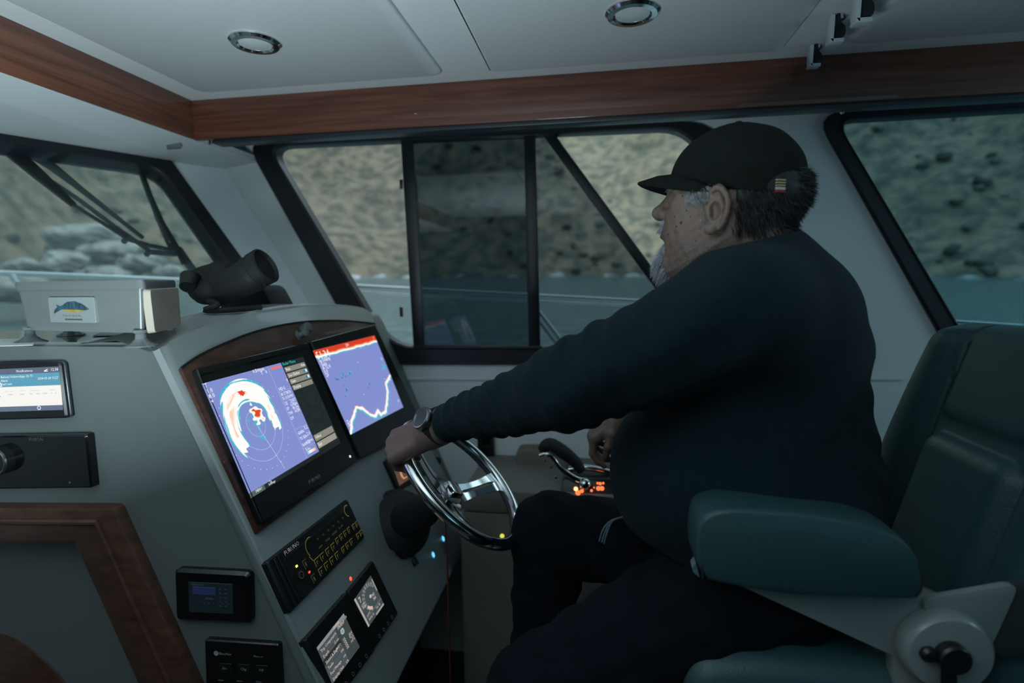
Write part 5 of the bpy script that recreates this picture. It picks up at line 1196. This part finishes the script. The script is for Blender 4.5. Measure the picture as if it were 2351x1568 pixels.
hb2 = nets(lambda p: np.maximum(np.maximum(s_ell(hl(p), (-.021, 0, .034), (.0968, .0795, .081)), hl(p)[:, 0]+.024+.35*np.maximum(.02-hl(p)[:, 2], 0)), np.maximum(hl(p)[:, 2]-.066, -hl(p)[:, 2]-.036-.25*(hl(p)[:, 0]+.03)))*HS + .0012*np.sin(p[:, 0]*900)*np.sin(p[:, 2]*800)*np.sin(p[:, 1]*700), e0, e1_, .0035)
DKH = mat('dark_grey_hair', (.005, .006, .007), .6, noise=(120, .6, (.025, .028, .03)))
np_obj('hair', [hb2], DKH, man); hm1.build('hair_strands', DKH, man, smooth=0)
gm_ = MB()
scatter(gm_, (f_ > .006) & (f_ < .050) & (u_ > .006) & (u_ < .030) & (l_ > .03), 1500, .008, .00035, (-.7, 0, -.6), .5)
scatter(gm_, (f_ > -.010) & (f_ < .022) & (u_ > -.030) & (u_ < .020) & (l_ > .05), 500, .006, .0003, (.2, 0, -.9), .4)
scatter(gm_, (f_ > .058) & (u_ > .026) & (u_ < .040) & (np.abs(l_) < .058) & (np.abs(l_) > .012), 150, .005, .0004, (.5, 0, .1), .6)
GRH = mat('silver_hair', (.42, .44, .46), .5, noise=(150, .5, (.15, .16, .17)))
gm_.build('temple_hair', GRH, man, smooth=0, label='silver temple hair and brows')
bm_ = MB()
scatter(bm_, (f_ > .050) & (u_ < -.060) & (u_ > -.125) & (np.abs(l_) < .040), 3600, .014, .00042, (.25, 0, -.85), .5)
scatter(bm_, (f_ > .074) & (u_ < -.022) & (u_ > -.036) & (np.abs(l_) < .030), 700, .009, .0004, (.3, 0, -.8), .5)
scatter(bm_, (f_ > -.01) & (u_ < -.050) & (u_ > -.10) & (l_ > .02) & (f_ < .06), 260, .0028, .0003, (.3, 0, -.6), .6)
bb_ = nets(lambda p: sm(s_ell(hl(p), (.066, 0, -.096), (.027, .031, .028)), s_ell(hl(p), (.078, 0, -.074), (.016, .022, .016)), .012)*HS + .0009*np.sin(p[:, 0]*900)*np.sin(p[:, 2]*760)*np.sin(p[:, 1]*800), HP(.07, 0, -.09)-.065, HP(.07, 0, -.09)+.065, .0026)
WHB = mat('white_beard', (.42, .44, .50), .6, noise=(140, .45, (.22, .23, .27)))
np_obj('beard', [bb_], WHB, man); bm_.build('beard_strands', WHB, man, smooth=0)
# freckles / moles
mo = MB()
for x, y, r in ((1565, 511, .0026), (1549, 497, .0014), (1553, 520, .0016), (1577, 485, .0012), (1534, 537, .0016), (1586, 498, .0010), (1598, 552, .0012), (1567, 448, .0014)):
    k = np.argmin(np.linalg.norm(np.cross(hv-EYE, ray(x, y)), axis=1) + 10*((hv-EYE) @ ray(x, y) > .93)); c_ = hv[k]; n_ = nrm(EYE-c_); mo.lathe(c_, n_, [(r, -.001), (r*.8, .0006), (.0001, .0009)], 10)
mo.build('age_spots', mat('dark_spot', (.035, .022, .018), .6), man)

# ---- cap
CO = U(1683, 415, YH); cf = nrm((-math.cos(yaw), math.sin(yaw), .02)); cl_ = nrm(np.cross([0, 0, 1], cf)); cu_ = np.cross(cf, cl_); CM = np.stack([cf, cl_, cu_], 1)
def fcap(p):
    q = (p - f32(CO)) @ f32(CM); x, y, z = q.T.copy(); q[:, 2] = np.where(z < 0, z*.4, z)
    d = s_ell(q, (-.004, 0, .0), (.101, .0865, .086)); d = np.maximum(d, -(s_ell(q, (-.004, 0, 0), (.090, .076, .076))))
    low = np.interp(x, [-.12, -.06, .0, .05, .11], [-.029, -.035, -.023, -.005, .010]).astype(np.float32)
    d = smx(d, low - z, .002)
    d = np.maximum(d, -(np.sqrt((z+.028)**2 + (y*.62)**2*1.0) - .021) if False else d)
    op = np.maximum(np.sqrt((z+.016)**2 + (y*.8)**2) - .024, x + .05); d = np.maximum(d, -op)          # rear opening above the strap
    for a in (0, 60, 120): n_ = np.array([math.cos(math.radians(a)), math.sin(math.radians(a))]); pl_ = np.abs(x*n_[1]-y*n_[0]); d = d + .0009*np.exp(-(pl_/.0012)**2)
    return d + .0006*np.sin(x*90+z*60)*np.sin(y*80)
CAPM = mat('dark_olive_cap', (.0065, .0095, .0085), .9, spec=.2, noise=(60, .3), bump=(900, .4))
np_obj('cap', [nets(fcap, CO-[.125, .11, .055], CO+[.125, .11, .10], .0027)], CAPM, man)
bt_ = CO + CM @ np.array([-.004, 0, .0855]); MB().lathe(bt_ - cu_*.002, cu_, [(.0075, 0), (.0078, .003), (.005, .006), (.0005, .007)], 18).build('cap_button', CAPM, man)
brm = MB(); rr_ = []
for i, yv in enumerate(np.linspace(-1, 1, 21)):
    a = yv*math.radians(76); bx_, by_ = .088*math.cos(a)-.002, .080*math.sin(a); out_ = .064*max(0, 1-abs(yv)**2.6)**.6
    p0_ = np.array([bx_, by_, .016-.034*(abs(yv))**2]); p1_ = p0_ + np.array([out_*1.0, 0, -.003 - .006*out_/.064]); pm = (p0_+p1_)/2 + [0, 0, .003]
    ring_ = [p0_, pm, p1_, p1_+[.0015, 0, -.003], p1_-[.002, 0, .006], pm-[0, 0, .006], p0_-[0, 0, .006]]; rr_.append([CO + CM @ r_ for r_ in ring_])
brm.loft(rr_); brm.build('cap_brim', CAPM, man, smooth=60)
# strap with coloured stripes
stp = [CO + CM @ np.array([-.0995*math.cos(t)-.004, .0852*math.sin(t), -.024]) for t in np.linspace(-.9, .9, 12)]
MB().loft([[p + cu_*.007, p + cu_*.007 + nrm(p-CO)*.002, p - cu_*.007 + nrm(p-CO)*.002, p - cu_*.007] for p in stp]).build('cap_strap', BLKM, man)
for k, (dz_, cc_) in enumerate(((.009, (.42, .38, .20)), (.003, (.42, .38, .20)), (-.003, (.40, .36, .2)), (-.010, (.5, .48, .46)), (-.016, (.30, .02, .03)))):
    p = CO + CM @ np.array([-.1005*math.cos(.86)-.004, .0862*math.sin(.86), -.020+dz_*.62]); n_ = nrm(CM @ np.array([-math.cos(.86), math.sin(.86), 0])); s_ = nrm(np.cross(n_, cu_)); hh = .0009 if k < 3 else .0018
    MB().hexa([p-s_*.007-cu_*hh, p+s_*.007-cu_*hh, p+s_*.007+cu_*hh, p-s_*.007+cu_*hh], [p-s_*.007-cu_*hh+n_*.004, p+s_*.007-cu_*hh+n_*.004, p+s_*.007+cu_*hh+n_*.004, p-s_*.007+cu_*hh+n_*.004]).build('strap_stripe', mat('stripe%d' % (0 if k < 3 else k), cc_, .7, noise=(60, .1)), man)

# ---- shirt
GA, GB = nrm(ELb-SL), nrm(WL-ELb)
CUF = WL + nrm(ELb-WL)*.030
def fshirt(p):
    x, y, z = p.T
    d = s_ell(p, U(1690, 1085, .985), (.222, .205, .185))
    d = sm(d, s_ell(p, U(1768, 1110, .985), (.140, .185, .190)), .06)
    d = sm(d, s_ell(p, U(1728, 870, .985), (.158, .200, .200)), .07)
    d = sm(d, s_ell(p, U(1785, 750, .985), (.112, .175, .135)), .06)
    d = sm(d, s_cap(p, U(1780, 640, .90), SL + [.02, .005, .01], .068, .076), .05)
    d = sm(d, s_cap(p, U(1790, 650, 1.02), SR, .068, .078), .05)
    d = sm(d, s_cap(p, HP(-.042, 0, -.060), U(1775, 720, .97), .072, .105), .035)
    t = ((p-f32(SL)) @ f32(GA)); t2 = ((p-f32(ELb)) @ f32(GB))
    arm = sm(s_cap(p, SL, ELb, .093, .064), s_cap(p, ELb, CUF, .064, .035), .025)
    # creases running round the sleeve
    ang = (z*.8 + y*.55)
    w1_ = np.exp(-((t-.22)/.09)**2); w2_ = np.exp(-((t2-.20)/.12)**2)
    cr1 = np.sin(t*150 + ang*38 + 1.4*np.sin(ang*31)); cr2 = np.sin(t2*175 - ang*42 + 1.2*np.sin(ang*37+t2*25))
    cr = .0046*w1_*np.maximum(cr1, -.3) + .0038*w2_*np.maximum(cr2, -.4) + .0012*np.sin(t*60+ang*75)
    arm = arm - cr
    d = sm(d, arm, .045)
    d = sm(d, s_cap(p, SR, ERb, .090, .066), .05); d = sm(d, s_cap(p, ERb, ERb + nrm(WRr-ERb)*.06, .066, .055), .01)
    # body folds
    f1 = np.sin(z*95 + x*45 + 1.5*np.sin(y*30)); f2 = np.sin((x-.8*z)*48 + 2*np.sin(z*16)+y*12)
    bk = np.clip((x-.33)/.12, 0, 1)*np.exp(-((z-1.20)/.14)**2); d = d - .0040*bk*f1 - .0022*f2
    # neck opening, hem, cuff
    nk = s_cap(p, HP(-.03, 0, .0), HP(-.050, 0, -.125), .068, .070); d = smx(d, -nk, .004)
    ca, cb = U(1640, 574, .93), U(1835, 528, .93); d = smx(d, z - (ca[2] + (x-ca[0])*(cb[2]-ca[2])/(cb[0]-ca[0])), .006)
    hem = U(1450, 1205, .98)[2] + np.clip((x-.1), -1, .35)*-.20; d = smx(d, hem - z, .006)
    cufp = (p-f32(CUF)) @ f32(GB); d = smx(d, cufp - .004, .002)
    rc_ = (p-f32(ERb)) @ f32(nrm(WRr-ERb)); d = np.where((y > 1.22) & (x < .3), smx(d, rc_ - .05, .004), d)
    return d
NAVY = mat('dark_navy_knit', (.0055, .019, .026), .9, noise=(90, .25), bump=(900, .6), sheen=.03, spec=.2)
np_obj('shirt', [nets(fshirt, (-.33, .70, .92), (.56, 1.50, 1.64), .0048)], NAVY, man)
nkc = HP(-.070, 0, -.112); na_ = nrm(HP(-.078, 0, -.128)-HP(-.045, 0, -.04))

# ---- trousers, belt, drawstring, shoes
def ftr(p):
    x, y, z = p.T
    d = s_ell(p, U(1760, 1238, .995), (.165, .180, .13)); d = sm(d, s_cap(p, HIPL, KNL, .112, .082), .05); d = sm(d, s_cap(p, KNL, ANL, .082, .062), .02)
    d = sm(d, s_cap(p, HIPR, KNR, .112, .078), .05); d = sm(d, s_cap(p, KNR, ANR, .080, .060), .02)
    d = d - .0028*np.sin(x*70 + z*55 + 1.6*np.sin(y*40)) - .0015*np.sin(z*120-x*60)
    return smx(d, z - (U(1500, 1225, .98)[2]+.03), .006)
DEN = mat('dark_denim', (.0015, .0055, .0105), .9, spec=.2, noise=(50, .4), bump=(700, .5))
np_obj('trousers', [nets(ftr, (-.36, .70, ZF+.04), (.50, 1.32, 1.12), .0075)], DEN, man)
for A_n in (ANL, ANR):
    def fsh(p, A_n=A_n):
        d = s_cap(p, A_n + [.03, 0, -.045], A_n + [-.15, 0, -.062], .042, .036); d = sm(d, s_cap(p, A_n + [0, 0, .03], A_n + [.01, 0, -.04], .05, .048), .02); return np.maximum(d, (A_n[2]-.095) - p[:, 2])
    np_obj('shoe', [nets(fsh, A_n-[.22, .07, .11], A_n+[.09, .07, .10], .006)], BLKM, man)
MB().box((ANR[0]-.20, 1.00, ANR[2]-.115), (ANR[0]+.12, 1.28, ANR[2]-.095)).build('foot_rest', STEEL, bevel=.004, kind='structure') if False else None
dsm = MB()
for o in (0, 6, 11): dsm.tube(smooth_path([U(1432, 1186, .93), U(1402+o*.4, 1196, .925), U(1385+o*.7, 1215+o, .92), U(1376+o, 1242+o*.5, .92)], 5), .0017, 6)
dsm.build('drawstring', mat('grey_blue_cord', (.11, .16, .19), .7, noise=(100, .3)), man)

# ---- wrist watch
wx_ = nrm(ELb-WL); wc = WL + wx_*.004; dn = nrm(EYE - wc); dn = nrm(dn - wx_*np.dot(dn, wx_)); sd_ = np.cross(wx_, dn); fdir = nrm(dn*.75 + np.array([-.25, 0, .55])); fdir = nrm(fdir - wx_*np.dot(fdir, wx_))
wt = empty('wrist_watch', wc, label='steel wrist watch with pale round dial and dark strap on the mans left wrist', cat='watch')
sdw = np.cross(wx_, fdir)
MB().loft([[wc + (sdw*math.cos(t)*.036 + fdir*math.sin(t)*.034)*s + wx_*o for t in np.linspace(0, 2*math.pi, 40, endpoint=False)] for s, o in ((1, -.010), (1.06, -.009), (1.06, .009), (1, .010))]).build('strap', BLKM, wt, smooth=50)
wf_ = wc + fdir*.034
MB().lathe(wf_, fdir, [(.021, 0), (.0225, .004), (.0225, .009), (.0205, .012), (.0185, .0125), (.0180, .011)], 40).build('case', STEEL, wt)
MB().lathe(wf_ + fdir*.0085, fdir, [(.0183, 0), (.0183, .0015), (.0001, .002)], 40).build('dial', mat('pale_dial', (.20, .25, .25), .15, noise=(20, .1)), wt)
hm4 = MB()
for a, L_ in ((.6, .009), (2.4, .014)): d_ = sdw*math.cos(a)+wx_*math.sin(a); e_ = np.cross(fdir, d_); p = wf_ + fdir*.0108; hm4.add([p-e_*.0006, p+e_*.0006, p+d_*L_+e_*.0004, p+d_*L_-e_*.0004], [(0, 1, 2, 3)])
hm4.build('watch_hand', BLK, wt)
